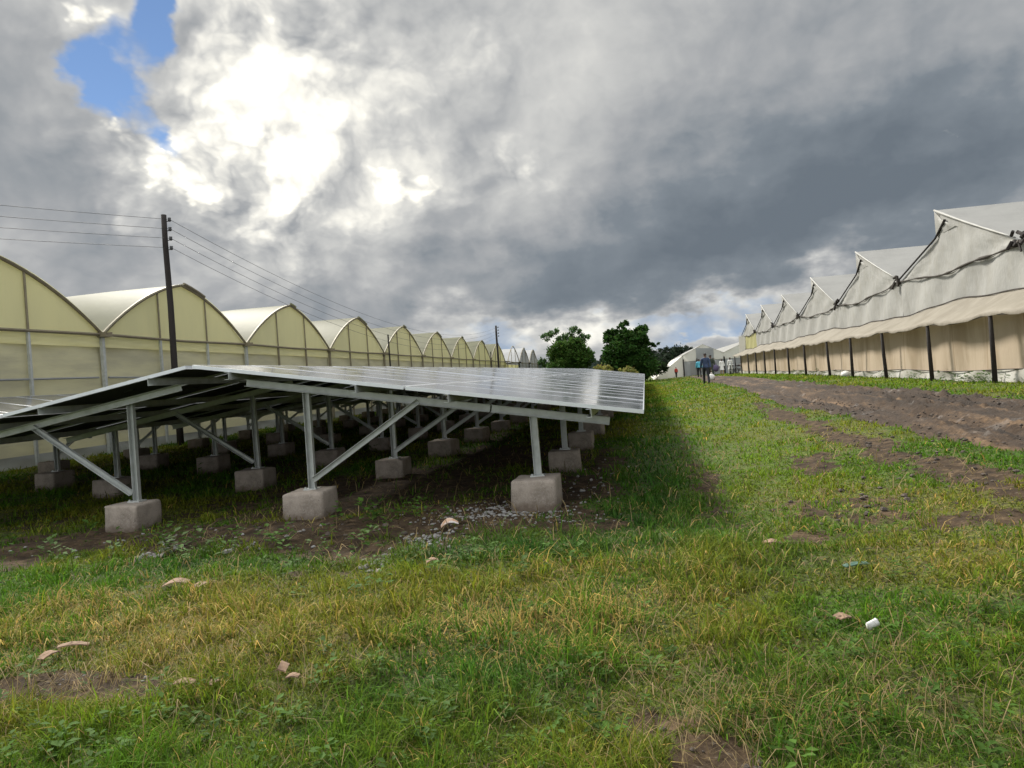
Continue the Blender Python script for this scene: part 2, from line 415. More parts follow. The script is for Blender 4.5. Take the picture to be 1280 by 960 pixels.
# ------------------------------------------------------------------ grass colours by place (sward differences, with panel shade in the deep zones)
LUSH = np.array((.062, .145, .010)); OLIVE = np.array((.140, .165, .016)); STRAW = np.array((.36, .285, .085)); DEEP = np.array((.030, .088, .014)); FRESH = np.array((.130, .205, .012))
DRYZ = [(-.7, 3.75, .55, .3, 1.2), (-.2, 4.1, .45, .35, 1.), (-2.6, 3.6, 1.3, .55, .9), (-1.0, 3.7, .55, .45, 1.), (-.35, 3.9, .5, .6, .85), (-.45, 4.6, .6, .4, .6), (2.2, 4.6, .9, .8, .5), (1.7, 3.3, .5, .5, .35), (-3.4, 4.0, 1., .5, .7), (.45, 2.8, .5, .2, .4), (1.9, 6, 1., .8, .5), (-.1, 5.0, .3, .25, .6)]
DEEPZ = [(-1.2, 5.3, 1.6, .45, 1.), (-3.6, 5.1, .9, .3, .8), (.15, 6.8, .5, 1.5, .8), (.9, 4.6, .5, .4, .6), (.6, 2.7, .6, .4, .45), (2.2, 3.6, .5, .3, .4), (-.35, 6.4, .8, 1.0, 1.), (.1, 10, .55, 4, .9), (-1.3, 5.6, 1.1, .35, .8), (-.9, 3.0, .7, .35, .5), (.2, 18, .5, 7, .6), (.0, 5.9, .6, .6, .6)]  # deep green patches; those along the panels also carry their shade as colour
FRESHZ = [(1.5, 9.5, .9, 3.5, .9), (1.9, 16, 1.2, 5, .8), (7.2, 22, .9, 12, 1.), (7.3, 50, 1.5, 16, 1.), (-1.4, 4.9, .8, .25, .7), (2.2, 30, 1.5, 12, .7), (-2.3, 2.5, .7, .3, .6), (1.5, 3.0, .5, .5, .5)]
def zone(Z, x, y):
    r = np.zeros_like(x)
    wx = (fbm(x, y, 1.3, 4, 61)-.5)*.8; wy = (fbm(x, y, 1.3, 4, 62)-.5)*.8
    for px, py, rx, ry, s in Z:
        r = np.maximum(r, s*np.exp(-(((x+wx*min(rx, 1)-px)/rx)**2+((y+wy*min(ry, 1)-py)/ry)**2)))
    return r
def sward(x, y):
    n = fbm(x, y, .8, 5, 71); n2 = fbm(x, y, 3.1, 4, 72)
    c = LUSH+(OLIVE-LUSH)*(smooth_np(.38, .66, n))[:, None]
    f = np.clip(zone(FRESHZ, x, y), 0, 1)[:, None]; c = c*(1-f*.8)+FRESH*f*.8
    d = np.clip(zone(DEEPZ, x, y), 0, 1)[:, None]; c = c*(1-d)+DEEP*d
    dr = np.clip(zone(DRYZ, x, y)*.85+.16*smooth_np(.5, .75, n2), 0, 1)
    return c, dr

# ------------------------------------------------------------------ ground sheet
def axis(a, b, step, grow, lim):
    xs = [a]; 
    while xs[-1] < b: xs.append(xs[-1]+step)
    s = step; hi = [xs[-1]]
    while hi[-1] < lim: s *= grow; hi.append(hi[-1]+s)
    return xs, hi[1:]
xa, xh = axis(-6., 4., .055, 1.13, 3000); s = .055; lo = [-6.]
while lo[-1] > -3000: s *= 1.13; lo.append(lo[-1]-s)
XS = np.array(lo[::-1][:-1]+xa+xh)
ya, yh = axis(1.6, 9., .05, 1.035, 3200); s = .05; lo = [1.6]
while lo[-1] > -400: s *= 1.25; lo.append(lo[-1]-s)
YS = np.array(lo[::-1][:-1]+ya+yh)
def ground_mat():
    m = mat('soil_and_turf', (.1, .08, .06), .95, spec=.2); t = NT(m.node_tree); b = m.node_tree.nodes['Principled BSDF']
    pos = t.n('ShaderNodeNewGeometry').outputs['Position']
    a = t.n('ShaderNodeAttribute'); a.attribute_name = 'sward'; cv = t.n('ShaderNodeAttribute'); cv.attribute_name = 'cover'
    n = t.noise(pos, 7., 8, .65); n2 = t.noise(pos, 38., 4, .6); n3 = t.noise(pos, 1.3, 5, .6)
    soil = t.ramp(n, [(.32, (.015, .0095, .005)), (.52, (.044, .028, .0145)), (.72, (.115, .077, .042))])
    soil = t.mix(t.mul(t.ss(n2, .58, .72), .4), soil, c4((.19, .16, .125)))
    turf = t.mix(t.ss(n2, .36, .62, .35, .95), a.outputs['Color'], c4((.028, .030, .012)))
    turf = t.mix(t.mul(t.ss(n, .48, .72), .6), turf, c4((.11, .085, .042)))
    f = t.ss(t.add(cv.outputs['Fac'], t.mul(t.sub(n, .5), .7)), .35, .75)
    t.put(b.inputs['Base Color'], t.mix(f, soil, turf))
    t.put(b.inputs['Normal'], t.bump(t.add(n, t.mul(n2, .35)), .8, .04))
    return m
def ground_z(x, y): return gz(x, y) - .14*on_road(x, y)
def c_attr(x, y):
    c = cover(x, y); return np.stack([c, c, c], 1)
def s_attr(x, y):
    c, d = sward(x, y); return (c*(1-d[:, None]*.7)+STRAW*.7*d[:, None]*.7)
g = link('ground', grid_mesh('ground', XS, YS, ground_z, [ground_mat()], {'cover': c_attr, 'sward': s_attr}))
tag(g, kind='structure')

# muddy road: churned soil with wheel ruts
def road_z(x, y):
    l, r = road_left(y), road_right(y); u = (x-l)/(r-l)
    edge = smooth_np(-.1, .05, u)*(1-smooth_np(.95, 1.1, u))
    clod = np.abs(fbm(x, y, 4.5, 5, 81, .6)-.5)*2
    rut = -.07*np.exp(-((u-.3)/.07)**2)-.07*np.exp(-((u-.72)/.08)**2)+.04*np.exp(-((u-.5)/.1)**2)+.02*np.exp(-((u-.97)/.05)**2)
    amp = 1-.65*smooth_np(12, 45, y)
    fl = smooth_np(.42, .6, fbm(x, y*.35, .9, 3, 83))
    rut = rut*1.25 + (fbm(x*3.2, y*.28, 1., 4, 84)-.5)*.16
    z = gz0(x, y)+bumps(x, y)*.6 + .012 + rut*amp + (clod*.24-.07)*amp*(.35+.65*fl) + (fbm(x, y, 11, 4, 82, .6)-.5)*.09*amp
    return z*1-(1-edge)*.22
rx = np.linspace(2.9, 7.0, 150)
ry = list(np.arange(-9., 4.2, .12))+[4.2]; s = .04
while ry[-1] < 78: ry.append(ry[-1]+s); s *= 1.012
def mud_mat():
    m = mat('mud', (.07, .05, .04), .9); t = NT(m.node_tree); b = m.node_tree.nodes['Principled BSDF']
    pos = t.n('ShaderNodeNewGeometry').outputs['Position']
    n = t.noise(t.vm('MULTIPLY', pos, (2.6, .22, 1)), 1.5, 7, .62); n2 = t.noise(pos, 16., 6, .65); n3 = t.noise(pos, 2.2, 5, .6)
    col = t.ramp(t.add(t.mul(n, .75), t.mul(n2, .3)), [(.40, (.013, .0070, .0026)), (.56, (.037, .0205, .0088)), (.72, (.145, .088, .044))])
    t.put(b.inputs['Base Color'], col)
    t.put(b.inputs['Roughness'], t.ss(n3, .30, .42, .55, .97))
    t.put(b.inputs['Normal'], t.bump(n2, .9, .05))
    return m
o = link('mud_road', grid_mesh('mud_road', rx, np.array(ry), road_z, [mud_mat()])); tag(o, kind='structure')

# ------------------------------------------------------------------ grass blades
def leaf_mat(name, tr=.35, rough=.75):
    m = mat(name, attr='tint', rough=rough, trans=tr, spec=.1); return m
def blades(name, x, y, L, wd, col, lean, label, cat):
    n = len(x); z = gz(x, y)-.012-.14*on_road(x, y)
    th = rng.uniform(0, 2*np.pi, n); b = lean*rng.uniform(.3, 1.25, n)
    d = np.stack([np.cos(th), np.sin(th)], 1); fa = th+np.pi/2+rng.normal(0, .5, n)
    sd = np.stack([np.cos(fa), np.sin(fa)], 1)*(wd/2)[:, None]
    P0 = np.stack([x, y], 1)
    def lvl(t):
        h = L*(t*np.cos(b*t)); r = L*(t*np.sin(b*t*1.15))
        return P0+d*r[:, None], z+h
    co = np.empty((n, 5, 3))
    for k, (t, ws) in enumerate(((0., 1.), (.55, .85))):
        p, h = lvl(t)
        co[:, 2*k, :2] = p-sd*ws; co[:, 2*k, 2] = h; co[:, 2*k+1, :2] = p+sd*ws; co[:, 2*k+1, 2] = h
    p, h = lvl(1.); co[:, 4, :2] = p; co[:, 4, 2] = h
    i = np.arange(n)*5
    q = np.stack([i, i+1, i+3, i+2], 1); t3 = np.stack([i+2, i+3, i+4], 1)
    me = np_mesh(name, co.reshape(-1, 3), q, [MATS['grass_blade']], {'tint': np.repeat(col, 5, 0)}, True, t3)
    o = link(name, me); tag(o, label, cat, kind='stuff'); return o
leaf_mat('grass_blade', .4)
N = 520000
yy = np.exp(rng.uniform(np.log(1.75), np.log(78), N)); 
xx = rng.uniform(0, 1, N)*(1.75*yy+4.)-(1.15*yy+1.8)
xx = np.where(xx < -16, rng.uniform(-15, 1, N), xx)
NS = 260000          # short blades of the thatch close to the camera
ys_ = np.exp(rng.uniform(np.log(1.75), np.log(9), NS)); yy = np.concatenate([yy, ys_]); xx = np.concatenate([xx, rng.uniform(0, 1, NS)*(1.75*ys_+3)-(1.15*ys_+1.4)])
short = np.arange(N+NS) >= N
keep = (xx < 8.6) & (rng.uniform(0, 1, len(xx)) < cover(xx, yy)*.97+.012) & ~((xx < -1.2) & (yy > 30) & (rng.uniform(0, 1, len(xx)) < .8))
xx, yy, short = xx[keep], yy[keep], short[keep]
tuft = fbm(xx, yy, 4.5, 4, 91)
c, dry = sward(xx, yy)
isdry = rng.uniform(0, 1, len(xx)) < dry*.68+.03
col = np.where(isdry[:, None], STRAW*rng.uniform(.55, 1.25, (len(xx), 1)), c*rng.uniform(.45, 1.6, (len(xx), 1)))
col = col*np.stack([rng.uniform(.85, 1.25, len(xx)), np.ones(len(xx)), rng.uniform(.8, 1.2, len(xx))], 1)
Lb = (.035+.09*smooth_np(.38, .72, tuft))*(1-.3*smooth_np(.3, 1.2, xx))*rng.uniform(.6, 1.4, len(xx))
tall = zone([(-.75, 3.95, .75, .45, 1.), (-2.2, 3.7, 1.2, .4, .6), (-.3, 4.6, .7, .5, .8), (-.6, 6.0, .9, .4, .5), (1.8, 3.2, .7, .6, .5), (8.25, 20, .3, 2, 1.), (8.25, 27, .3, 1., 1.2), (8.25, 38, .3, 2, 1.)], xx, yy)
Lb = Lb*(1+.75*tall); Lb = np.where(xx > 7., Lb*.75, Lb)
Lb = Lb*np.where(on_road(xx, yy) > .3, .5, 1)
Lb = np.where(short, rng.uniform(.02, .055, len(xx)), Lb*rng.choice((.7, 1., 1., 1.35), len(xx)))
col = np.where(short[:, None], col*.8, col)
wd = np.clip(.0012*yy+.0012, .0035, .05)*rng.uniform(.7, 1.35, len(xx))
Lb = np.maximum(Lb, wd*2.2)
blades('grass', xx, yy, Lb, wd, np.clip(col, .004, .6), np.where(isdry, 1.3, 1.0), 'short uneven green and straw coloured grass covering the field', 'grass')

# ------------------------------------------------------------------ solar tables
SLOPE = math.atan2(.77, 4.67); PW, PITCHY, PL = 1.134, 1.154, 2.355
YF = 6.80; NCOL = 45; RISE = .0030
def mesh_of(mb, name, mats):
    o = mb.build(name, mats); me = o.data; bpy.data.objects.remove(o); return me
m_ = MB(); m_.mat(0).box(.012, PL-.012, .012, PW-.012, -.006, 0); 
# underside carries the dark back sheet, with its junction box
m_.mat(1).box(.012, PL-.012, .012, PW-.012, -.0095, -.0062); m_.mat(1).box(PL*.5-.06, PL*.5+.06, PW*.5-.09, PW*.5-.0, -.03, -.0097)
ME_PANEL = mesh_of(m_, 'solar_panel', [PGLASS, PBACK])
m_ = MB()
m_.box(0, PL, 0, .012, -.035, .002); m_.box(0, PL, PW-.012, PW, -.035, .002)
m_.box(0, .012, .012, PW-.012, -.035, .002); m_.box(PL-.012, PL, .012, PW-.012, -.035, .002)
for yy0 in (.012, PW-.037): m_.box(.012, PL-.012, yy0, yy0+.025, -.035, -.033)
ME_FRAME = mesh_of(m_, 'frame', [ALU])
def footing_mesh(k):
    r = random.Random(k); bm = bmesh.new(); bmesh.ops.create_cube(bm, size=1)
    w_, d_, h_ = .425+r.uniform(-.03, .03), .425+r.uniform(-.03, .03), .62
    for vtx in bm.verts:
        vtx.co = Vector((vtx.co.x*w_*(1 if vtx.co.z > 0 else 1.04), vtx.co.y*d_*(1 if vtx.co.z > 0 else 1.04), vtx.co.z*h_))
        vtx.co += Vector((r.uniform(-.012, .012), r.uniform(-.012, .012), r.uniform(-.012, .012)))
    bmesh.ops.bevel(bm, geom=list(bm.edges), offset=.032, segments=2, affect='EDGES', profile=.6)
    bmesh.ops.subdivide_edges(bm, edges=[e for e in bm.edges if e.calc_length() > .2], cuts=4, use_grid_fill=True)
    for vtx in bm.verts: vtx.co += Vector((r.gauss(0, 1), r.gauss(0, 1), r.gauss(0, 1)))*.0035
    me = bpy.data.meshes.new('footing'); bm.to_mesh(me); bm.free(); me.materials.append(CONC)
    for p in me.polygons: p.use_smooth = True
    return me
FOOT = [footing_mesh(k) for k in range(5)]
def solar_table(xr, sgn, label, legs, y0, ncol, nrows):
    """xr: ridge x; sgn +1 slopes down to the right, -1 to the left"""
    root = empty('solar_table', (xr, y0, gzf(xr, y0)), label, 'solar array', 'solar panel tables in the field'); base = root.location
    def put(o, p): o.parent = root; o.location = Vector(p)-base
    def zt(d, y): return .40-d*math.tan(SLOPE)+(y-YF)*RISE          # panel top at horizontal distance d from the ridge
    cs, sn = math.cos(SLOPE), math.sin(SLOPE)
    for i in range(ncol):
        for j in range(2):
            s0 = j*(PL+.02); y = y0+i*PITCHY
            p = (xr+sgn*s0*cs, y, .40-s0*sn+(y-YF)*RISE + (rnd.uniform(-.004, .004)))
            o = link('solar_panel', ME_PANEL); put(o, p)
            ex = Vector((sgn*cs, 0, -sn)); ey = Vector((0, 1, RISE)).normalized(); ez = Vector((sgn*sn, 0, cs))
            if sgn > 0: mt = Matrix((ex, ey, ez))
            else: mt = Matrix((ex, -ey, ez)); o.location.y += PW
            tilt = rnd.uniform(-.0025, .0025)
            o.rotation_euler = (Matrix.Rotation(tilt, 3, 'Y') @ mt.transposed()).to_euler()
            f = link('frame', ME_FRAME, o)
    yend = y0+ncol*PITCHY-.02
    for d in (.41, 1.80, 2.76, 4.15):
        m = MB(); x = sgn*d; n = 8
        a = Vector((xr+x, y0-.005, zt(d, y0)-.035-.042))-base; b = Vector((xr+x, yend, zt(d, yend)-.035-.042))-base
        a.y -= .03; m.channel(a, b, .05, .08, .004, (-sgn, 0, 0)); m.build('purlin', GALV, root)
    for r in range(nrows):
        y = y0+.40+r*2.6
        off = .035+.084+.042
        for (d0, d1) in ((.36, 3.10), (3.115, 4.32)) :
            m = MB()
            m.channel(Vector((xr+sgn*d0, y, zt(d0, y)-off))-base, Vector((xr+sgn*d1, y, zt(d1, y)-off))-base, .05, .08, .005, (0, -1, 0)); m.build('rafter', GALV, root)
        for q, d in enumerate(legs):
            x = xr+sgn*d; gzv = float(gz0(x, y)); top = gzv+.29+rnd.uniform(-.03, .03)
            fo = link('footing', FOOT[rnd.randrange(5)]); put(fo, (x, y-.02, top-.31)); fo.rotation_euler.z = rnd.choice((0, .03, .10, -.05, .06, -.12))+rnd.choice((0, math.pi/2))
            if r == 0: fo.rotation_euler.z = {(1, 0): .03, (1, 1): -.05, (-1, 0): -.04, (-1, 1): .04}[(sgn, q)]
            lean = rnd.uniform(-.012, .012)
            zt_ = zt(d, y)-off-.04
            m = MB(); m.channel(Vector((x+lean, y+.052, top-.05))-base, Vector((x, y+.052, zt_+.06))-base, .05, .075, .005, (0, -1, 0)); pb = Vector((x+lean, y+.045, top+.004))-base; m.box(pb.x-.075, pb.x+.075, pb.y-.065, pb.y+.065, pb.z-.02, pb.z+.006)
            for bx in (-.055, .055): m.box(pb.x+bx-.008, pb.x+bx+.008, pb.y-.058, pb.y-.042, pb.z+.006, pb.z+.022)
            m.build('post', GALV, root)
            if q == 0:
                db = d+1.28
                m = MB(); m.channel(Vector((x+sgn*.03, y-.004, top+.10))-base, Vector((xr+sgn*db, y-.004, zt(db, y)-off-.01))-base, .045, .06, .004, (0, -1, 0)); m.build('brace', GALV, root)
    return root
solar_table(-4.70, 1, 'nearest solar panel table sloping down to the right beside the grass strip', (1.05, 3.54), YF, NCOL, 20)
solar_table(-4.80, -1, 'solar panel table seen from its dark underside, sloping down to the left', (1.05, 3.46), YF+.02, NCOL, 20)
solar_table(-14.0, 1, 'far left solar panel table between the yellow greenhouse and the left-sloping table', (1.05, 3.54), YF+1.2, NCOL-1, 20)

# ------------------------------------------------------------------ yellow multi-span greenhouse
GX, GB = -15.5, -55.0; BAY = 7.62; G0 = 18.25; GUT, RDG = 2.18, 4.06
def arch(t):                      # t in -1..1 across the bay
    t = abs(t); return GUT+(RDG-GUT)*(.62*(1-t**2)+.38*(1-t))
def multispan(label, k0, k1, film, roof, low, frames_only=(), cat='greenhouse', x0=GX, tube=RUST):
    ya = G0+BAY*k0
    root = empty('multispan_greenhouse', (x0, ya, gzf(x0, ya)), label, cat); base = root.location
    sh = lambda p: tuple(Vector(p)-base)
    T = [-1+i/12 for i in range(25)]
    for k in range(k0, k1):
        y0, y1 = G0+BAY*k, G0+BAY*(k+1); yc = (y0+y1)/2; hw = BAY/2
        kr = random.Random(k)
        if k not in frames_only:
            m = MB(); xs = [x0+.12-j*(x0+.12-GB)/14 for j in range(15)]
            m.grid([[sh((x, yc+t*hw, arch(t)+.02+.02*math.sin(j*2.1+t*4)*(0 if abs(t) > .95 else 1))) for t in T] for j, x in enumerate(xs)])
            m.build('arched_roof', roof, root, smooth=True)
            # thick lip of the roof vent just right of the crown
            m = MB(); m.tube([sh((x0+.1, yc+t*hw, arch(t)+.07)) for t in ((.02, .12, .22, .32) if k % 2 == 0 else (.0, .06, .12))], .05, 6); m.build('vent_lip', tube if k < 1 else roof, root)
            m = MB(); top = [(x0, yc+t*hw, arch(t)) for t in T]; bot = [(x0, yc+t*hw, GUT) for t in T]
            m.grid([[sh((x0+.02*math.sin(t*9+s_*3), yc+t*hw, GUT+(arch(t)-GUT)*s_)) for t in T] for s_ in (0, .33, .66, 1)])
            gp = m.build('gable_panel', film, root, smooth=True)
        else: gp = root
        for u in (-1/3, 1/3):
            m = MB(); m.tube([sh((x0+.045, yc+u*hw, GUT)), sh((x0+.045, yc+u*hw, arch(u)-.02))], .032, 6); m.build('mullion', tube, gp)
        m = MB(); m.tube([sh((x0+.06, yc+t*hw, arch(t)+.0)) for t in T], .05, 6); m.build('arch_tube', tube, root)
        m = MB(); m.tube([sh((x0+.05, y0+.1, GUT-.01)), sh((x0+.05, yc, GUT-.05)), sh((x0+.05, y1-.1, GUT-.01))], .045, 6); m.build('gable_rail', tube, root)
        # side wall below the gutter: bright strip, rolled curtain, lower film
        gl = gzf(x0, yc)-.15
        def sheet(z0, z1, xo, nm, mt, wob=.03):
            mm = MB(); rows = []
            for a in range(6):
                s_ = a/5; rows.append([sh((xo+wob*math.sin(i*1.3+a*2+k), y0-.03+(y1-y0+.06)*i/16, z0+(z1-z0)*s_)) for i in range(17)])
            mm.grid(rows); return mm.build(nm, mt, root, smooth=True)
        if k not in frames_only: sheet(1.80, GUT-.05, x0-.02, 'eave_strip', film)
        sheet(gl+.45, 1.84, x0-.10, 'roll_curtain', low, .03)
        sheet(gl-.1, gl+.47, x0-.04, 'base_sheet', FILMGREY, .03)
        m = MB(); m.tube([sh((x0+.0, y0+.2, .92)), sh((x0+.0, yc, .88)), sh((x0+.0, y1-.2, .92))], .03, 6); m.build('curtain_tube', FILMGREY, root)
        for u in (-1/3, 1/3):
            m = MB(); yq = yc+u*hw; m.box(x0+.0, x0+.07, yq-.035, yq+.035, gl, GUT-.06); o = m.build('wall_post', GALV if k < 1 else tube, root); o.location = Vector((0, 0, 0))-base
    for k in range(k0, k1+1):
        y = G0+BAY*k; gl = gzf(x0, y)-.15
        m = MB(); m.box(x0-.02, x0+.08, y-.05, y+.05, gl, GUT-.1); o = m.build('column', GALV if k < 2 else tube, root); o.location = -base
        m = MB(); m.box(GB, x0+.28, y-.13, y+.13, GUT-.09, GUT-.03); m.box(GB, x0+.28, y-.13, y-.10, GUT-.03, GUT+.05); m.box(GB, x0+.28, y+.10, y+.13, GUT-.03, GUT+.05)
        o = m.build('gutter', RUST, root); o.location = -base
    m = MB(); ye = G0+BAY*k1; m.grid([[sh((x, ye+.12, z)) for x in np.linspace(x0-.1, GB, 12)] for z in (gzf(x0, ye)-.2, 0, GUT-.1)]); m.build('end_wall', low, root)
    m = MB(); ye = G0+BAY*k0; m.grid([[sh((x, ye-.14, z)) for x in np.linspace(x0-.1, GB, 12)] for z in (gzf(x0, ye)-.2, 0, GUT-.1)]); m.build('end_wall', low, root)
    return root
multispan('long yellow plastic greenhouse with a row of pointed arched bays', -1, 8, FILMY, FILMROOF, FILMLOW)
for k, (fo, lab) in enumerate((((8,), 'bare arched greenhouse frame with torn grey film beyond the yellow bays'), ((), 'grey arched greenhouse bay just past the bare frame'), ((), 'farthest grey arched greenhouse bay, at the end of the row'))):
    multispan(lab, 8+k, 9+k, FILMGREY, FILMGREY, YPLAS if k == 0 else FILMGREY, (8,), 'greenhouse bay', GX+.3)

# ------------------------------------------------------------------ poles and wires
def pole(x, y, top, label, rad=.10, ins=True):
    g0 = gzf(x, y)
    root = empty('utility_pole', (x, y, g0), label, 'utility pole', 'poles carrying the four wires')
    h = top-g0
    m = MB(); m.tube([(.02*math.sin(i*1.7)*(1 if 0 < i < 8 else 0), .015*math.cos(i*2.1), -.3+(h+.3)*i/8) for i in range(9)], [rad*(1.08-.035*i) for i in range(9)], 10)
    m.build('shaft', WOODP, root, smooth=True)
    for q in range(4):
        zz = h-.17-q*.30
        m = MB(); m.tube([(rad*.7, 0, zz-.05), (rad+.10, -.02, zz-.05)], .014, 6); br = m.build('insulator_pin', DARKM, root)
        m = MB(); m.tube([(rad+.1, -.02, zz-.07), (rad+.1, -.02, zz-.03), (rad+.1, -.02, zz), (rad+.1, -.02, zz+.05)], [.03, .058, .04, .052], 8); m.build('insulator', DARKM, br, smooth=True)
    return Vector((x+rad+.1, y-.02, top-.17))
pA = pole(-14.65, 20.3, 6.02, 'tall dark wooden utility pole in front of the second yellow arch')
pB = pole(-14.65, 71.5, 5.72, 'distant dark utility pole before the last yellow arch', .12)
pZ = pA+Vector((-16, -33, -.2))
ordn = ('topmost', 'second from the top', 'third from the top', 'lowest')
for q in range(4):
    dz = Vector((0, 0, -.30*q))
    for (a, b, sag, side) in ((pA, pZ, .55, 'left of the tall dark pole'), (pA, pB, 2.0+.08*q, 'sagging right from the tall dark pole')):
        pts = [(a+dz).lerp(b+dz, i/28)-Vector((0, 0, sag*4*(i/28)*(1-i/28))) for i in range(29)]
        base = pts[0].copy(); m = MB(); m.tube([p-base for p in pts], .007, 5)
        o = m.build('overhead_wire', DARKM, None, smooth=True); o.location = base
        tag(o, f'{ordn[q]} of the four thin wires {side}', 'wire', 'overhead wires')
for (px, py, h, lab) in ((-15.15, 41.2, 3.25, 'thin dark stake against the gutter after the fourth yellow arch'), (-15.1, 70.2, 2.85, 'short thin stake just left of the distant utility pole')):
    m = MB(); m.tube([(0, 0, -.3), (.01, 0, 1.5), (-.01, 0, h+1.3)], [.06, .055, .045], 7); o = m.build('stake', WOODP); o.location = (px, py, gzf(px, py)); tag(o, lab, 'stake')

# ------------------------------------------------------------------ white sheeted greenhouse on the right
def right_house():
    X0, XB, XA, XP = 9.0, 48., 8.42, 8.0
    root = empty('sheeted_greenhouse', (X0, 18.8, gzf(X0, 18.8)), 'long white plastic sheeted greenhouse with saw-tooth roof and tan wall', 'greenhouse'); base = root.location.copy()
    sh = lambda p: tuple(Vector(p)-base)
    r = random.Random(5)
    yg = [2.4+8.2*k for k in range(9)]; Y0, Y1 = yg[0], yg[-1]
    def gutz(y): return 2.45+.05*math.sin(y*.31)+.10*smooth_np(30, 60, y)
    def sagz(y):
        k = (y-Y0)/8.2; f = k-math.floor(k); return gutz(y)-.20*math.sin(math.pi*f)**.8-.05*math.sin(math.pi*f)*math.sin(y*1.3+k)
    def awn_top(y): return 1.32+.04*math.sin(y*.9)+.02*math.sin(y*2.3+1)+.06*math.sin(y*.37)
    PY = [10.4, 14.5, 18.43, 22.2, 26.2, 30.0, 33.7, 38.3, 42.5, 46.7, 50.6, 54.4, 58.4, 62.6, 66.6]
    PT = {}
    def awn_edge(y):
        i = max(0, min(len(PY)-2, sum(1 for p in PY if p <= y)-1)); f = (y-PY[i])/(PY[i+1]-PY[i])
        return .85-.09*math.sin(math.pi*min(1, max(0, f)))+.03*math.sin(PY[i]*5)*(1-f)+.03*math.sin(PY[i+1]*5)*f
    for k in range(8):
        y0, y1 = yg[k], yg[k+1]; yr = y0+4.85; zr = 4.28+.05*math.sin(k*2.3)+.03*k*.3; zl = 3.42
        g0, g1 = gutz(y0), gutz(y1)
        # near roof slope, slightly slack
        m = MB(); rows = []
        for j in range(13):
            x = X0-.05+(XB-X0)*(j/12)**1.5
            rows.append([sh((x, y0+.1+(yr-y0-.1)*t, g0+.05+(zr-g0-.05)*t-.04*math.sin(math.pi*t)*(.6+.4*math.sin(j*1.9)))) for t in [i/8 for i in range(9)]])
        m.grid(rows); m.build('roof_sheet', WPLASR, root, smooth=True)
        # vent netting drop and far slope
        m = MB(); m.grid([[sh((x, yr+.02+.10*math.sin(math.pi*t), zr-(zr-zl)*t)) for t in [i/4 for i in range(5)]] for x in np.linspace(X0, XB, 6)]); m.build('vent_net', WPLASR, root, smooth=True)
        m = MB(); m.grid([[sh((x, yr+(y1-.1-yr)*t, zl+(g1+.05-zl)*t)) for t in [i/4 for i in range(5)]] for x in np.linspace(X0, XB, 6)]); m.build('far_slope', WPLASR, root, smooth=True)
        # gable sheet facing the road
        m = MB(); rows = []
        NT_ = 20
        for i in range(NT_+1):
            y = y0+(y1-y0)*i/NT_; t = (y-y0)/(yr-y0)
            top = g0+(zr-g0)*t-.035*math.sin(math.pi*t) if y <= yr else zl+(g1-zl)*(y-yr)/(y1-yr)
            if y > yr and y < yr+.45: top = zl
            bot = sagz(y)
            rows.append([sh((X0-.02+.05*math.sin(i*1.1+s_*5+k)*math.sin(math.pi*s_), y, bot+(top-bot)*s_)) for s_ in (0, .2, .4, .6, .8, 1)])
        m.grid(rows); m.build('gable_sheet', WPLAS, root, smooth=True)
        # folded hem along the roof edge, hanging flap at the ridge
        m = MB(); pts = [sh((X0-.07, y0+.25+(yr-y0-.25)*t, g0+.15+(zr-g0-.15)*t-.03*math.sin(math.pi*t))) for t in [i/8 for i in range(9)]]
        m.tube(pts, [.018, .022, .03, .025, .035, .03, .038, .042, .03], 7); m.build('roof_hem', WPLAS, root, smooth=True)
        m = MB(); rows = []
        for i in range(8):
            t = i/7; rows.append([sh((X0-.05-.05*math.sin(math.pi*s_)*(.6+.4*math.sin(i*2+k)), yr+.06-.95*t*s_-.12*math.sin(s_*3)*(1-t)-.5*t, zr-.02-(zr-zl-.05)*s_*(1-.55*t)-.36*t)) for s_ in (0, .25, .5, .75, 1)])
        m.grid(rows); m.build('ridge_flap', WPLAS, root, smooth=True)
        m = MB(); m.tube([sh((X0-.09, yr-.75, zr-.45)), sh((X0-.08, yr+.05, zl-.02)), sh((X0-.08, y1-.05, g1+.08))], [.045, .03, .03], 6); m.build('strut', WOODP, root)
        # gutter rope with knotted bundle
        m = MB(); pts = [sh((X0-.09, y0+(y1-y0)*i/24, sagz(y0+(y1-y0)*i/24)+.01)) for i in range(25)]
        rr = [.018+.045*r.random()**3 for i in range(25)]
        m.tube(pts, rr, 6); m.build('gutter_rope', ROPE, root)
        m = MB()
        for q in range(9):
            a = Vector((X0-.12+r.uniform(-.08, .05), y0+r.uniform(-.45, .3), g0+.08+r.uniform(-.12, .14)))
            m.tube([sh(a), sh(a+Vector((r.uniform(-.1, .05), r.uniform(-.25, .25), r.uniform(-.22, .1))))], r.uniform(.02, .06), 5)
        m.build('knotted_ends', ROPE if k % 2 else WOODP, root)
        # upper wall, gathered near the gutter
        m = MB(); rows = []
        for i in range(33):
            y = y0+(y1-y0)*i/32; f = i/32
            gath = math.exp(-min(f, 1-f)*9)
            rows.append([sh((X0-.03-.06*gath*math.sin(i*2.9)*(1-s_)**.6+.04*math.sin(i*.7+s_*3), y, awn_top(y)-.03+(sagz(y)-awn_top(y)+.03)*s_)) for s_ in (0, .25, .5, .75, 1)])
        m.grid(rows); m.build('upper_wall', YPLAS if k == 7 else WPLAS, root, smooth=True)
    # awning over the posts
    m = MB(); rows = []; ys = np.arange(9.0, 67.6, .35)
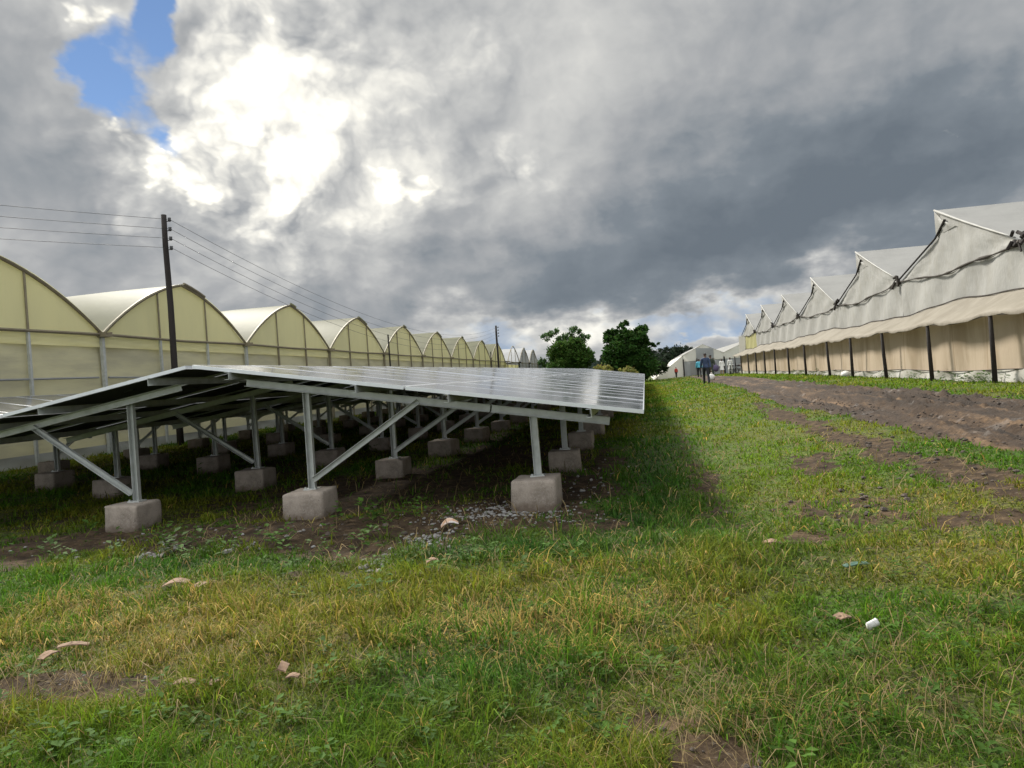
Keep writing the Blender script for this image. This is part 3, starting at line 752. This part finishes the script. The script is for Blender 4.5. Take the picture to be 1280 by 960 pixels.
    for i, y in enumerate(ys):
        rows.append([sh((X0-.06-(X0-.06-XP+.06)*s_, y, awn_top(y)+(awn_edge(y)-awn_top(y))*s_-.04*math.sin(math.pi*s_)*(.5+.5*math.sin(i*.61+math.sin(i*.23)*2))+.012*math.sin(i*2.3))) for s_ in (0, .2, .4, .6, .8, 1)])
        e = Vector(rows[-1][-1]); rows[-1].append(tuple(e+Vector((.01, 0, -.07-.02*math.sin(i*1.7)))))
    m.grid(rows); m.build('awning', AWN, root, smooth=True)
    m = MB(); m.tube([sh((X0-.10, y, awn_top(y)+.01)) for y in ys], .018, 5); m.build('awning_rope', ROPE, root)
    m = MB(); m.tube([sh((XP-.03, y, awn_edge(y)-.06)) for y in ys], .016, 5); m.build('edge_rope', ROPE, root)
    # lower wall and skirt
    yw = np.arange(9.0, 66.4, .28)
    m = MB(); m.grid([[sh((XA+.025*math.sin(y*1.9+s_*2)+.008*math.sin(y*6.1), y, -.60+(.58+awn_edge(y)*.66+awn_top(y)*.34-.11)*s_)) for s_ in [i/7 for i in range(8)]] for y in yw]); m.build('tan_wall', TAN, root, smooth=True)
    m = MB(); m.grid([[sh((XA-.05-.02*s_+.04*math.sin(y*2.6+s_*3), y, gzf(XA, y)-.1+(-.57+.03*math.sin(y*.8)-gzf(XA, y)+.1)*s_)) for s_ in (0, .33, .66, 1)] for y in yw]); m.build('skirt', SKIRT, root, smooth=True)
    m = MB(); m.tube([sh((XA-.09, y, -.57+.03*math.sin(y*.8))) for y in yw], .014, 5); m.build('skirt_rope', ROPE, root)
    m = MB(); m.grid([[sh((x, 66.3, z)) for x in np.linspace(XA, XB, 10)] for z in (-1., 1., 2.5)]); m.build('end_wall', WPLAS, root)
    for i, y in enumerate(PY):
        g0 = gzf(XP, y); lx = r.uniform(-.05, .12)*(1 if i > 2 else .4)
        m = MB(); m.tube([sh((XP+lx*.2+.02, y-lx*1.2, g0-.25)), sh((XP+.01, y-lx*.5, 0)), sh((XP, y, awn_edge(y)-.05))], [.062, .056, .048], 8); m.build('awning_post', WOODP, root, smooth=True)
    return root
right_house()

# ------------------------------------------------------------------ far greenhouse across the end of the road
def far_house():
    Y = 80.
    root = empty('tent_greenhouse', (6.3, Y, -.95), 'far white tent shaped greenhouse with sloping side curtain at the road end', 'greenhouse'); base = root.location.copy()
    sh = lambda p: tuple(Vector(p)-base)
    for (xa, xm, xb, zt) in ((4.2, 6.35, 8.5, 2.5), (8.5, 11.6, 14.7, 2.75)):
        ze = 1.45
        m = MB(); m.quad(sh((xa, Y, ze)), sh((xm, Y, zt)), sh((xm, Y+40, zt)), sh((xa, Y+40, ze))); m.quad(sh((xm, Y, zt)), sh((xb, Y, ze)), sh((xb, Y+40, ze)), sh((xm, Y+40, zt))); m.build('roof_sheet', WPLASR, root)
        m = MB(); m.grid([[sh((xa+(xb-xa)*i/10, Y+.05+.04*math.sin(i*2), .75+(ze+(zt-ze)*(1-abs(i/5-1))-.75)*s_)) for s_ in (0, .5, 1)] for i in range(11)]); gb = m.build('gable_sheet', PALE, root, smooth=True)
        m = MB(); m.quad(sh((xm-.75, Y-.03, .75)), sh((xm+1.1, Y-.03, .75)), sh((xm+1.1, Y-.03, zt-.50)), sh((xm-.75, Y-.03, zt-.38))); m.build('patch', FILMGREY, gb)
        m = MB(); m.grid([[sh((xa+(xb-xa)*i/8, Y+.1+.03*math.sin(i*2.7), -1.1+1.85*s_)) for s_ in (0, .5, 1)] for i in range(9)]); m.build('net_wall', FILMGREY, root, smooth=True)
        for u in np.linspace(xa, xb, 4):
            m = MB(); m.tube([sh((u, Y-.12, -1.2)), sh((u, Y-.12, 1.0))], .07, 6); m.build('post', WOODP, root)
    m = MB(); m.grid([[sh((4.15-3.25*t, Y-.05+.05*math.sin(t*20), -1.15+(1.35*(1-t)**1.0+1.0*(1-t)-.0+.15)*s_)) for s_ in (0, .5, 1)] for t in [i/10 for i in range(11)]]); m.build('side_curtain', PALE, root, smooth=True)
    m = MB(); m.quad(sh((4.15, Y-.05, 1.4)), sh((.9, Y-.05, -1.)), sh((.9, Y+40, -1.)), sh((4.15, Y+40, 1.4))); m.build('lean_to_sheet', PALE, root)
    m = MB(); m.quad(sh((4.9, Y+.0, -1)), sh((5.9, Y+.0, -1)), sh((5.9, Y+.0, .6)), sh((4.9, Y+.0, .6))); m.build('doorway', WPLASR, root)
far_house()
def shed(x, y, L, wd, h, label):
    g0 = gzf(x, y); root = empty('low_shed', (x, y, g0), label, 'shed')
    m = MB(); m.box(-L/2, L/2, -wd/2, wd/2, -.2, h*.7); m.build('wall', SKIRT, root)
    m = MB(); m.quad((-L/2-.2, -wd/2-.2, h*.7), (L/2+.2, -wd/2-.2, h*.7), (L/2+.2, 0, h), (-L/2-.2, 0, h)); m.quad((-L/2-.2, 0, h), (L/2+.2, 0, h), (L/2+.2, wd/2+.2, h*.7), (-L/2-.2, wd/2+.2, h*.7)); m.build('roof', AWN, root)
shed(-19.0, 118, 11, 6, 2.6, 'low pale shed roof left of the round bush, beyond the panels')

# ------------------------------------------------------------------ trees
leaf_mat('leaf', .3, .7)
BARK = mat('bark', (.11, .085, .065), .95, 0, .6, 6, (.05, .04, .03), .6, 18, .03)
def tree(name, x, y, h, label, cat, lobes, leaf, ls, n, trunk=.12, clear=.35, group=None, crown_name='crown'):
    """lobes: list of (dx, dy, z, rx, rz, weight) clumps in metres above ground"""
    g0 = gzf(x, y)-.05; root = empty(name, (x, y, g0), label, cat, group)
    m = MB(); m.tube([(0, 0, -.2), (.04, 0, h*.2), (-.03, .03, h*.42), (.02, 0, h*.7)], [trunk*1.25, trunk, trunk*.75, trunk*.35], 8); tr = m.build('trunk', BARK, root, smooth=True)
    m = MB()
    for (dx, dy, z, rxx, rz, wt) in lobes:
        s_ = Vector((0, 0, h*rnd.uniform(.22, .45))); e = Vector((dx, dy, z)); mid = s_.lerp(e, .5)+Vector((rnd.uniform(-.1, .1), rnd.uniform(-.1, .1), .12))
        m.tube([s_, mid, e], [trunk*.5, trunk*.32, trunk*.12], 6)
    m.build('limbs', BARK, tr, smooth=True)
    ws = np.array([l[5] for l in lobes], float); ws /= ws.sum(); P = []; C = []
    for l, wt in zip(lobes, ws):
        k = max(6, int(n*wt)); nsub = max(3, int(k/26))
        d = rng.normal(0, 1, (nsub, 3)); d /= np.linalg.norm(d, axis=1)[:, None]; rad = rng.uniform(.45, 1.0, nsub)**.5
        cen = d*rad[:, None]*np.array((l[3], l[3], l[4]))+np.array(l[:3]); tone = rng.uniform(.6, 1.35, nsub)
        idx = rng.integers(0, nsub, k); P.append(cen[idx]+rng.normal(0, 1, (k, 3))*l[3]*.17); C.append(tone[idx])
    P = np.concatenate(P); C = np.concatenate(C); k = len(P)
    a = rng.normal(0, 1, (k, 3)); a[:, 2] *= .6; a /= np.linalg.norm(a, axis=1)[:, None]
    b = np.cross(a, rng.normal(0, 1, (k, 3))); b /= np.linalg.norm(b, axis=1)[:, None]
    sz = ls*rng.uniform(.6, 1.4, k)[:, None]
    co = np.stack([P-a*sz, P-b*sz*.45+a*sz*.1, P+a*sz, P+b*sz*.45+a*sz*.1], 1).reshape(-1, 3)
    q = np.arange(k*4).reshape(-1, 4)
    col = np.array(leaf)[None, :]*C[:, None]*rng.uniform(.8, 1.2, (k, 3))
    link(crown_name, np_mesh(crown_name, co, q, [MATS['leaf']], {'tint': np.repeat(col, 4, 0)}, False), root)
    return root
r_ = random.Random(3)
def lobes_round(R_, zc, rz, k): 
    L = [(0, 0, zc, R_*.75, rz*.75, 3.)]
    for i in range(k):
        t = r_.uniform(0, 2*math.pi); u = r_.uniform(-.7, .9); q = math.sqrt(1-u*u)*.72
        L.append((R_*q*math.cos(t), R_*q*math.sin(t), zc+rz*u*.72, R_*.36, rz*.34, 1))
    return L
def lobes_open(R_, h, k):
    L = []
    for i in range(k):
        t = r_.uniform(0, 2*math.pi); z = h*r_.uniform(.38, .92); rr = R_*(1.0-.55*abs(z/h-.5)*1.4)*r_.uniform(.25, 1.)
        s_ = r_.uniform(.32, .62)
        L.append((rr*math.cos(t), rr*math.sin(t), z, s_, s_*.8, s_*s_*4))
    return L
tree('round_bush', -7.55, 74, 4.9, 'dense round dark green bush rising behind the solar panels', 'bush', lobes_round(2.35, 2.85, 2.15, 44), (.043, .088, .014), .14, 26000)
tree('feathery_tree', -8.4, 79, 6.4, 'loose feathery tree top showing above the round bush', 'tree', lobes_open(3.2, 5.9, 20)+[(-2+.8*i, 0, 5.7+.5*math.sin(i*2.1), .7, .4, 1.2) for i in range(6)], (.065, .12, .04), .13, 8000, .12)
tree('broadleaf_tree', -1.7, 72, 6.0, 'taller ragged broad leaved tree to the right of the round bush', 'tree', lobes_open(2.6, 5.9, 34)+[(-.3, .5, 5.7, .32, .45, .7), (.15, -.3, 5.95, .25, .4, .5), (2.4, 0, 4.0, .4, .3, .5), (2.9, 0, 3.7, .3, .25, .35), (0, 0, 2.6, 1.9, 1.2, 9), (1.2, 0, 1.6, 1.6, 1.1, 7), (0, 0, 3.6, 1.7, 1.2, 8), (-.9, .4, 2.6, 1.3, 1.0, 4), (1.1, -.3, 3.2, 1.2, .9, 4), (-1.6, 0, 4.6, .5, .35, 1)], (.032, .075, .014), .17, 28000)
tree('shrub', -3.9, 66, 1.9, 'pale yellow green shrub low between the round bush and broadleaf tree', 'shrub', lobes_round(1.1, 1.3, .75, 8), (.24, .23, .06), .10, 2200, .04)
tree('shrub', -1.5, 66, 1.7, 'pale yellow green shrub at the foot of the broadleaf tree', 'shrub', lobes_round(.9, 1.1, .6, 7), (.22, .22, .06), .10, 1600, .04)
tree('shrub', 1.2, 78, 2.2, 'dark shrub beside the foot of the white side curtain', 'shrub', lobes_round(1.3, 1.3, 1.1, 8), (.022, .04, .012), .12, 2600, .05)
for i, (x, y, h, rr, lab) in enumerate(((-4.5, 116, 5.0, 2.6, 'dark far tree just right behind the broadleaf tree'), (.2, 112, 4.7, 2.4, 'low dark far tree left of the tent greenhouse'), (3.0, 114, 4.6, 2.3, 'dark far tree above the sloping white curtain'), (5.6, 118, 4.9, 2.3, 'dark far tree nearest the tent greenhouse roof'), (1.6, 106, 3.6, 2.2, 'shortest dark far tree in the clump by the curtain'), (-17.0, 140, 4.1, 2.6, 'tiny far tree above the pale shed roof'))):
    tree('far_tree', x, y, h, lab, 'tree', lobes_round(rr, h*.6, h*.42, 14), (.020, .033, .018), .16, 4200, .14, group='far dark trees')
# distant wooded skyline reads as one mass
def belt():
    n = 15000; az_ = rng.uniform(R(-75), R(70), n); d = rng.uniform(420, 560, n)
    h = 7+5*fbm(az_*60, az_*0, 1., 4, 5)+3*fbm(az_*400, az_*0, 1., 3, 6)
    P = np.stack([np.sin(az_)*d, np.cos(az_)*d, -1.5+h*rng.uniform(0, 1, n)**.7], 1)
    a = rng.normal(0, 1, (n, 3)); a /= np.linalg.norm(a, axis=1)[:, None]; b = np.cross(a, rng.normal(0, 1, (n, 3))); b /= np.linalg.norm(b, axis=1)[:, None]
    sz = rng.uniform(1., 2.4, n)[:, None]
    co = np.stack([P-a*sz, P-b*sz, P+a*sz, P+b*sz], 1).reshape(-1, 3)
    o = link('far_woods', np_mesh('far_woods', co, np.arange(n*4).reshape(-1, 4), [MATS['leaf']], {'tint': np.repeat(np.array([[.035, .05, .04]])*rng.uniform(.6, 1.3, (n, 1)), 4, 0)}, False))
    tag(o, 'distant wooded skyline low along the horizon', 'woodland', kind='stuff')
belt()

# ------------------------------------------------------------------ people
SKIN = mat('skin', (.10, .055, .035), .6); HAIR = mat('hair', (.012, .010, .009), .8); EYE = mat('eye_white', (.7, .68, .64), .4)
CL = {'navy': mat('navy_cloth', (.035, .055, .11), .85, 0, .4, 8), 'black': mat('black_cloth', (.014, .014, .017), .9), 'cyan': mat('light_blue_cloth', (.10, .42, .55), .85),
      'red': mat('red_cloth', (.42, .045, .03), .85), 'olive': mat('dark_green_cloth', (.035, .045, .03), .9), 'white': mat('white_cloth', (.72, .70, .66), .85), 'tan': mat('ochre_cloth', (.40, .26, .12), .9), 'grey': mat('grey_cloth', (.22, .22, .23), .9)}
def skin_body(j, edges, rads):
    me = bpy.data.meshes.new('body'); me.from_pydata(j, edges, []); o = bpy.data.objects.new('tmp', me); COL.objects.link(o)
    md = o.modifiers.new('skin', 'SKIN'); md.use_smooth_shade = True
    for i, v_ in enumerate(me.skin_vertices[0].data):
        v_.radius = rads[i] if isinstance(rads[i], tuple) else (rads[i], rads[i]); v_.use_root = (i == 0)
    sb = o.modifiers.new('sub', 'SUBSURF'); sb.levels = 2; sb.render_levels = 2
    dg = bpy.context.evaluated_depsgraph_get(); out_ = bpy.data.meshes.new_from_object(o.evaluated_get(dg)); bpy.data.objects.remove(o)
    return out_
def person(x, y, h, rz, top, legs, label, walk=.22, coat=False, group='people along the road', z=None, arm=0., hat=None):
    k = h/1.75; root = empty('person', (x, y, gzf(x, y) if z is None else z), label, 'person', group, rz); root.scale = (k, k, k)
    w1, w2 = walk, -walk
    J = [(0, 0, .95), (0, 0, 1.10), (0, .01, 1.27), (0, .01, 1.42), (0, 0, 1.50), (0, -.015, 1.57), (0, -.01, 1.66), (0, -.01, 1.73)]
    Ed = [(i, i+1) for i in range(7)]; Rd = [(.155, .11), (.135, .10), (.155, .11), (.13, .085), .058, .065, (.082, .098), .055]
    def limb(par, pts, rs):
        p = par
        for q, r0 in zip(pts, rs): J.append(q); Rd.append(r0); Ed.append((p, len(J)-1)); p = len(J)-1
        return p
    for s_, wk in ((1, w1), (-1, w2)):
        limb(3, [(s_*.18, 0, 1.40), (s_*.235, wk*-.3, 1.12), (s_*.25, -.04-wk*.9-arm, .90)], [.062, .045, .034])
        hand = len(J)-1; hx, hy, hz = J[hand]
        limb(hand, [(hx, hy-.01, hz-.07)], [.03])
        palm = len(J)-1
        for fi in range(4): limb(palm, [(hx-.005, hy-.036+fi*.02, hz-.12), (hx-s_*.012, hy-.036+fi*.02, hz-.165+.006*abs(fi-1.5))], [.0095, .008])
        limb(hand, [(hx-s_*.008, hy-.05, hz-.055), (hx-s_*.012, hy-.062, hz-.095)], [.011, .009])
        limb(0, [(s_*.09, -wk*.35, .88), (s_*.10, -wk*.9-.02, .50), (s_*.10, -wk*1.3+(.12 if wk < 0 else 0), .10), (s_*.105, -wk*1.3+(.12 if wk < 0 else 0)-.05, .045), (s_*.11, -wk*1.3+(.12 if wk < 0 else 0)-.16, .035)], [.092, .065, .045, .042, .034])
    me = skin_body(J, Ed, Rd); me.materials.clear(); me.materials.append(SKIN); body = link('body', me, root)
    def clothe(name, test, mt, off):
        bm = bmesh.new(); bm.from_mesh(me); bm.normal_update()
        bmesh.ops.delete(bm, geom=[f for f in bm.faces if not test(f.calc_center_median())], context='FACES')
        for v_ in bm.verts: v_.co += v_.normal*off
        m2 = bpy.data.meshes.new(name); bm.to_mesh(m2); bm.free(); m2.materials.clear(); m2.materials.append(mt)
        if len(m2.polygons) == 0: return None
        for p in m2.polygons: p.use_smooth = True; p.material_index = 0
        return link(name, m2, root)
    clothe('trousers', lambda c: .11 < c.z < 1.0 and abs(c.x) < .195, CL[legs], .014)
    clothe('shirt' if not coat else 'coat_top', lambda c: .93 < c.z < 1.47, CL[top], .022)
    clothe('shoes', lambda c: c.z <= .11, CL['black'], .012)
    clothe('hair', lambda c: c.z > 1.66 and (c.y > -.06 or c.z > 1.72), HAIR if not hat else CL[hat], .014)
    if coat:
        m = MB(); m.grid([[(math.cos(t)*(.17+.07*s_), math.sin(t)*(.13+.08*s_), 1.05-.55*s_) for t in [2*math.pi*i/14 for i in range(15)]] for s_ in (0, .33, .66, 1)]); m.build('coat_skirt', CL[top], root, smooth=True)
    m = MB()
    for s_ in (-1, 1):
        m.ball((s_*.032, -.098, 1.665), .011, 6, 4)
    m.build('eyes', EYE, root, smooth=True)
    m = MB(); m.tube([(0, -.10, 1.665), (0, -.128, 1.63), (0, -.102, 1.622)], [.008, .014, .010], 6); m.tube([(-.022, -.098, 1.59), (0, -.104, 1.591), (.022, -.098, 1.59)], .006, 5)
    for s_ in (-1, 1): m.ball((s_*.088, .0, 1.645), .024, 6, 4, (.4, .8, 1.2))
    m.build('face', SKIN, root, smooth=True)
    return root
PI = math.pi
person(3.34, 41.0, 1.74, PI, 'navy', 'black', 'person in dark blue jacket and black trousers walking away, largest on the road')
person(4.62, 63.5, 1.62, PI, 'cyan', 'black', 'person in light blue top walking in front of the tent greenhouse')
person(3.28, 78.0, 1.15, PI-.3, 'red', 'black', 'small person in red top by the sloping white curtain', .08)
person(4.02, 45.5, 1.62, PI, 'olive', 'olive', 'person in dark green half hidden right of the dark blue jacket', .18)
for i, (x, y, hh, lg, tp, lab) in enumerate(((6.15, 70.5, 1.6, 'tan', 'white', 'person in white coat leftmost of the standing group beyond the road'), (6.65, 72., 1.7, 'grey', 'grey', 'person in grey clothes between the two left white coats'), (7.35, 71.5, 1.55, 'tan', 'white', 'person in white coat in the middle of the standing group'), (7.9, 69.5, 1.6, 'white', 'white', 'person all in white nearest the parked motorcycles'))):
    person(x, y, hh, r_.uniform(-1, 1), tp, lg, lab, .06, True)
def bag(x, y, z, mt, nm, label, sc):
    m = MB(); m.ball((0, 0, 0), sc, 12, 8, (.8, .55, 1.)); m.tube([(-.05*sc*5, 0, sc*.8), (-.02, 0, sc*1.35), (.02, 0, sc*1.35), (.05*sc*5, 0, sc*.8)], .012, 5)
    for i, v_ in enumerate(m.v): m.v[i] = (v_[0]+.02*math.sin(v_[2]*21), v_[1], v_[2]*(1 if v_[2] > 0 else .85))
    o = m.build(nm, mt, None, smooth=True); o.location = (x, y, z); return tag(o, label, 'bag')
bag(4.30, 45.4, gzf(4.3, 45.4)+.72, mat('purple_cloth', (.09, .07, .13), .8), 'bag', 'dark purple bag held beside the person in dark green', .24)
bag(3.86, 43.6, gzf(3.86, 43.6)+.26, CL['white'], 'carrier_bag', 'white carrier bag hanging low behind the dark blue jacket', .22)
def motorcycle(x, y, rz, label):
    root = empty('motorcycle', (x, y, gzf(x, y)), label, 'motorcycle', 'motorcycles parked under the awning', rz)
    for yy_ in (-.62, .62):
        m = MB(); pts = [(0, yy_+.27*math.cos(t), .31+.27*math.sin(t)) for t in [2*PI*i/18 for i in range(19)]]; m.tube(pts, .05, 7, False); wh = m.build('wheel', DARKM, root, smooth=True)
        m = MB()
        for i in range(6): t = PI*i/6; m.tube([(0, yy_+.25*math.cos(t), .31+.25*math.sin(t)), (0, yy_-.25*math.cos(t), .31-.25*math.sin(t))], .008, 4)
        m.ball((0, yy_, .31), .06, 8, 5); m.build('rim', GALV, wh)
    m = MB(); m.tube([(0, .62, .31), (0, .25, .45), (0, -.3, .42), (0, -.55, .78), (0, -.62, .31)], .035, 6); m.box(-.12, .12, -.2, .18, .25, .5); m.build('frame', DARKM, root)
    m = MB(); m.ball((0, -.2, .75), .22, 10, 6, (.6, 1.1, .6)); m.build('fuel_tank', mat('tank_paint', (.05, .012, .012), .3), root, smooth=True)
    m = MB(); m.ball((0, .32, .76), .3, 10, 6, (.45, 1.25, .28)); m.build('seat', CL['black'], root, smooth=True)
    m = MB(); m.tube([(-.34, -.38, 1.02), (-.15, -.5, .98), (.15, -.5, .98), (.34, -.38, 1.02)], .018, 6); m.build('handlebar', DARKM, root)
    m = MB(); m.ball((0, -.62, .86), .1, 8, 6); m.build('headlight', GALV, root, smooth=True)
motorcycle(8.55, 67.5, .5, 'dark parked motorcycle nearer the tan wall end')
motorcycle(8.05, 69.8, -.3, 'dark parked motorcycle behind, next to the white clothed group')

# ------------------------------------------------------------------ litter and small things
def scrap(x, y, L_, wd_, rz, bend, label, mt=CARD, nm='cardboard_scrap', cat='scrap', lift=.05, grp='torn scraps lying in the grass', tilt=0.):
    m = MB(); n = 7; L = L_*.72; wd = wd_*.8; lift *= .6
    up_ = [[(L*(i/n-.5), wd*(j/3-.5)*(1-.04*math.sin(i*2.3+j)), bend*math.sin(PI*i/n)*(.6+.4*j/3)+.0015*math.sin(i*3+j*2)) for j in range(4)] for i in range(n+1)]
    m.grid(up_); m.grid([[(a[0], a[1], a[2]-.006) for a in rr_][::-1] for rr_ in up_])
    for e in (0, n):
        a = up_[e]; m.grid([a, [(p[0], p[1], p[2]-.006) for p in a]])
    for j in (0, 3):
        a = [rr_[j] for rr_ in up_]; m.grid([a, [(p[0], p[1], p[2]-.006) for p in a]])
    o = m.build(nm, mt); o.location = (x, y, gzf(x, y)+lift); o.rotation_euler = (tilt, rnd.uniform(-.12, .12), rz); return tag(o, label, cat, grp)
scrap(-3.30, 4.42, .24, .09, .3, .03, 'longer folded brown scrap in the straw grass left of centre')
scrap(-3.08, 4.40, .15, .08, 1.2, .02, 'short brown scrap touching the longer folded scrap')
scrap(-3.12, 3.16, .16, .055, 1.5, .02, 'upright strip of brown card at the edge of the left bare patch', lift=.07)
scrap(-3.05, 3.24, .2, .045, .6, .015, 'thin dark brown strip above the upright strip at left', mat('dark_card', (.20, .13, .085), .9), lift=.09)
scrap(-1.73, 3.02, .15, .05, 1.9, .015, 'pale brown card strip standing in green grass at bottom centre left', lift=.09, tilt=.5)
scrap(-1.66, 2.97, .08, .04, .1, .01, 'small flap of card at the foot of the pale brown strip', lift=.06)
scrap(-2.15, 2.88, .14, .05, .2, .015, 'flat pale scrap beside the left bare patch', lift=.05)
scrap(-1.98, 2.86, .07, .04, 1.3, .01, 'tiny pale scrap right of the flat pale scrap', lift=.07)
scrap(.87, 3.68, .12, .07, .5, .015, 'light brown scrap in the grass just above the white paper cup', lift=.07)
scrap(.79, 5.12, .16, .08, .1, .02, 'brown scrap farther up the right hand grass', lift=.07)
scrap(-1.55, 4.78, .12, .05, .5, .02, 'pale scrap at the edge of the tall grass near the rubble', lift=.1)
scrap(-1.80, 6.12, .22, .14, .3, .05, 'orange and white crumpled wrapper on the rubble pile', mat('wrapper', (.50, .27, .13), .6, 0, .9, 9, (.62, .62, .62)), 'wrapper', 'wrapper', .08, 'wrappers in the grass')
scrap(1.15, 4.5, .2, .06, .2, .01, 'faded green plastic strip in the grass at right', mat('green_plastic', (.035, .09, .065), .7, 0, .7, 20, (.03, .06, .03)), 'plastic_strip', 'plastic strip', .05, 'wrappers in the grass')
def cup(x, y):
    m = MB(); n = 14; prof = [(.0, .0), (.024, .0), (.031, .062), (.033, .064), (.030, .062), (.022, .005), (0, .005)]
    m.grid([[(r0*math.cos(2*PI*i/n)*(1+.45*math.sin(2.6*i)*z*10)*(1-.35*(z > .03)), r0*math.sin(2*PI*i/n)*.8, z) for i in range(n+1)] for r0, z in prof])
    o = m.build('paper_cup', PAPER, None, smooth=True); o.location = (x, y, gzf(x, y)+.07); o.rotation_euler = (.5, 1.2, .9); o.scale = (.85, .6, .8); tag(o, 'crumpled white paper cup lying in the grass at right', 'paper cup')
cup(.905, 3.42)
def stones(name, label, cat, spots, mt):
    m = MB(); r = random.Random(8)
    for (x, y, rx_, ry_, n, s0, s1) in spots:
        for i in range(n):
            px, py = x+r.gauss(0, rx_), y+r.gauss(0, ry_); s_ = r.uniform(s0, s1)*r.uniform(.5, 1); b = len(m.v)
            m.ball((px, py, gzf(px, py)+s_*.3), s_, 6, 4, (r.uniform(.8, 1.5), r.uniform(.8, 1.3), r.uniform(.45, .8)))
            for q in range(b, len(m.v)):
                v_ = m.v[q]; m.v[q] = (v_[0]+r.uniform(-.12, .12)*s_, v_[1]+r.uniform(-.12, .12)*s_, v_[2]+r.uniform(-.12, .12)*s_)
    o = m.build(name, mt); tag(o, label, cat, kind='stuff')
STONE = mat('pale_stone', (.24, .235, .22), .9, 0, .8, 7, (.12, .105, .09), .4, 60, .01)
stones('rubble', 'pale broken rubble and stones scattered on soil near the concrete footings', 'rubble',
       [(-1.55, 6.9, .35, .3, 420, .006, .022), (-1.9, 5.7, .13, .18, 130, .008, .028), (-2.1, 5.1, .08, .14, 70, .008, .03), (-1.2, 6.5, .5, .2, 90, .006, .02), (-3.5, 5.6, .1, .08, 8, .02, .05), (-4.3, 5.5, .14, .08, 16, .02, .05),
        (-4.6, 6.0, 1.4, .35, 70, .008, .025), (-.8, 8, .25, .6, 60, .006, .02), (-2.7, 2.9, .4, .1, 30, .004, .012), (-.5, 9.5, .2, .8, 30, .01, .03)], STONE)
CLOD = mat('soil_clod', (.055, .043, .034), .95, 0, .7, 9, (.11, .085, .065), .6, 50, .02)
stones('soil_clods', 'dark lumps of churned soil along the road and bare patches', 'soil clods',
       [(3.75, 12, .25, 4, 300, .010, .03), (6.0, 16, .25, 5, 300, .012, .035), (4.9, 13, .7, 5, 500, .008, .025), (.1, 2.45, .12, .14, 14, .006, .018), (2.7, 9, .3, 2, 200, .008, .03), (-3.5, 6.2, 1.5, .4, 90, .01, .035), (1.5, 6.2, .4, .4, 30, .01, .035)], CLOD)
# fallen straw stems
n = 3200; x = np.concatenate([rng.uniform(-4.5, 3., n), rng.normal(.4, .5, 900), rng.normal(-2.6, .6, 500)]); y = np.concatenate([np.exp(rng.uniform(np.log(2.), np.log(12.), n)), rng.normal(2.8, .35, 900), rng.normal(2.95, .25, 500)])
k_ = (x < .62*y+1) & (x > -1.2*y-1) & (y > 1.7); x, y = x[k_], y[k_]
blades('straw_litter', x, y, rng.uniform(.08, .26, len(x)), np.clip(.0012*y, .003, .01), np.array((.28, .21, .105))*rng.uniform(.4, 1.15, (len(x), 1)), 1.75, 'dry straw stems lying across the grass and soil', 'straw')
# broad leaved weeds: rosettes
def weeds():
    spots = []
    for (cx_, cy_, sx, sy, n, s0) in ((-1.3, 5.0, 1.2, .5, 60, .05), (-4.6, 5.7, 1.2, .5, 40, .06), (-2.2, 6.6, .5, .3, 12, .08), (.0, 3.0, 1.2, .5, 90, .035), (1.4, 3.4, .8, .7, 70, .035), (-2., 2.6, .9, .3, 60, .04), (8.25, 20, .15, 1.2, 30, .10), (8.25, 25, .15, 2, 16, .08), (8.25, 37, .2, 5, 30, .10), (-3.3, 5.5, .6, .2, 20, .07), (-8, 12, 3, 4, 60, .09)):
        for i in range(n): spots.append((rnd.gauss(cx_, sx), rnd.gauss(cy_, sy), s0*rnd.uniform(.6, 1.5)))
    X = []; T = []
    for (x, y, s_) in spots:
        if y < 1.8 or on_road(np.array([x]), np.array([y]))[0] > .1: continue
        g0 = gzf(x, y); tone = rnd.uniform(.7, 1.3); nl = rnd.randint(8, 18)
        for q in range(nl):
            t = rnd.uniform(0, 2*PI); hh = rnd.uniform(.2, 1.9)*s_; d = Vector((math.cos(t), math.sin(t), rnd.uniform(-.1, .7))).normalized(); sd_ = Vector((-math.sin(t), math.cos(t), 0))
            b = Vector((x, y, g0+hh))+d*s_*rnd.uniform(.1, .6); L = s_*rnd.uniform(.5, 1.)
            X += [b, b+d*L*.5+sd_*L*.3, b+d*L-Vector((0, 0, L*.15)), b+d*L*.5-sd_*L*.3]; T += [(.052*tone, .105*tone, .016*tone)]*4
    co = np.array([tuple(v_) for v_ in X]); o = link('weeds', np_mesh('weeds', co, np.arange(len(co)).reshape(-1, 4), [MATS['leaf']], {'tint': np.array(T)}, False)); tag(o, 'small broad leaved green weeds scattered through the grass', 'weeds', kind='stuff')
weeds()
for (x, y, h, lab) in ((8.45, 34.9, .34, 'small dark upright slab against the tan wall skirt, left one'), (8.45, 34.2, .32, 'small dark upright slab against the tan wall skirt, right one')):
    m = MB(); m.tube([(0, 0, 0), (.01, .02, h*.6), (.02, .03, h)], [.10, .085, .04], 7); o = m.build('dark_slab', DARKM); o.location = (x, y, gzf(x, y)); tag(o, lab, 'slab')
m = MB(); m.ball((0, 0, .12), .2, 10, 6, (1, 1.2, .7)); m.ball((.05, .25, .08), .12, 8, 5); o = m.build('white_sack', PAPER, None, smooth=True); o.location = (8.1, 31.3, gzf(8.1, 31.3)); tag(o, 'crumpled white sack at the foot of the awning posts', 'sack')
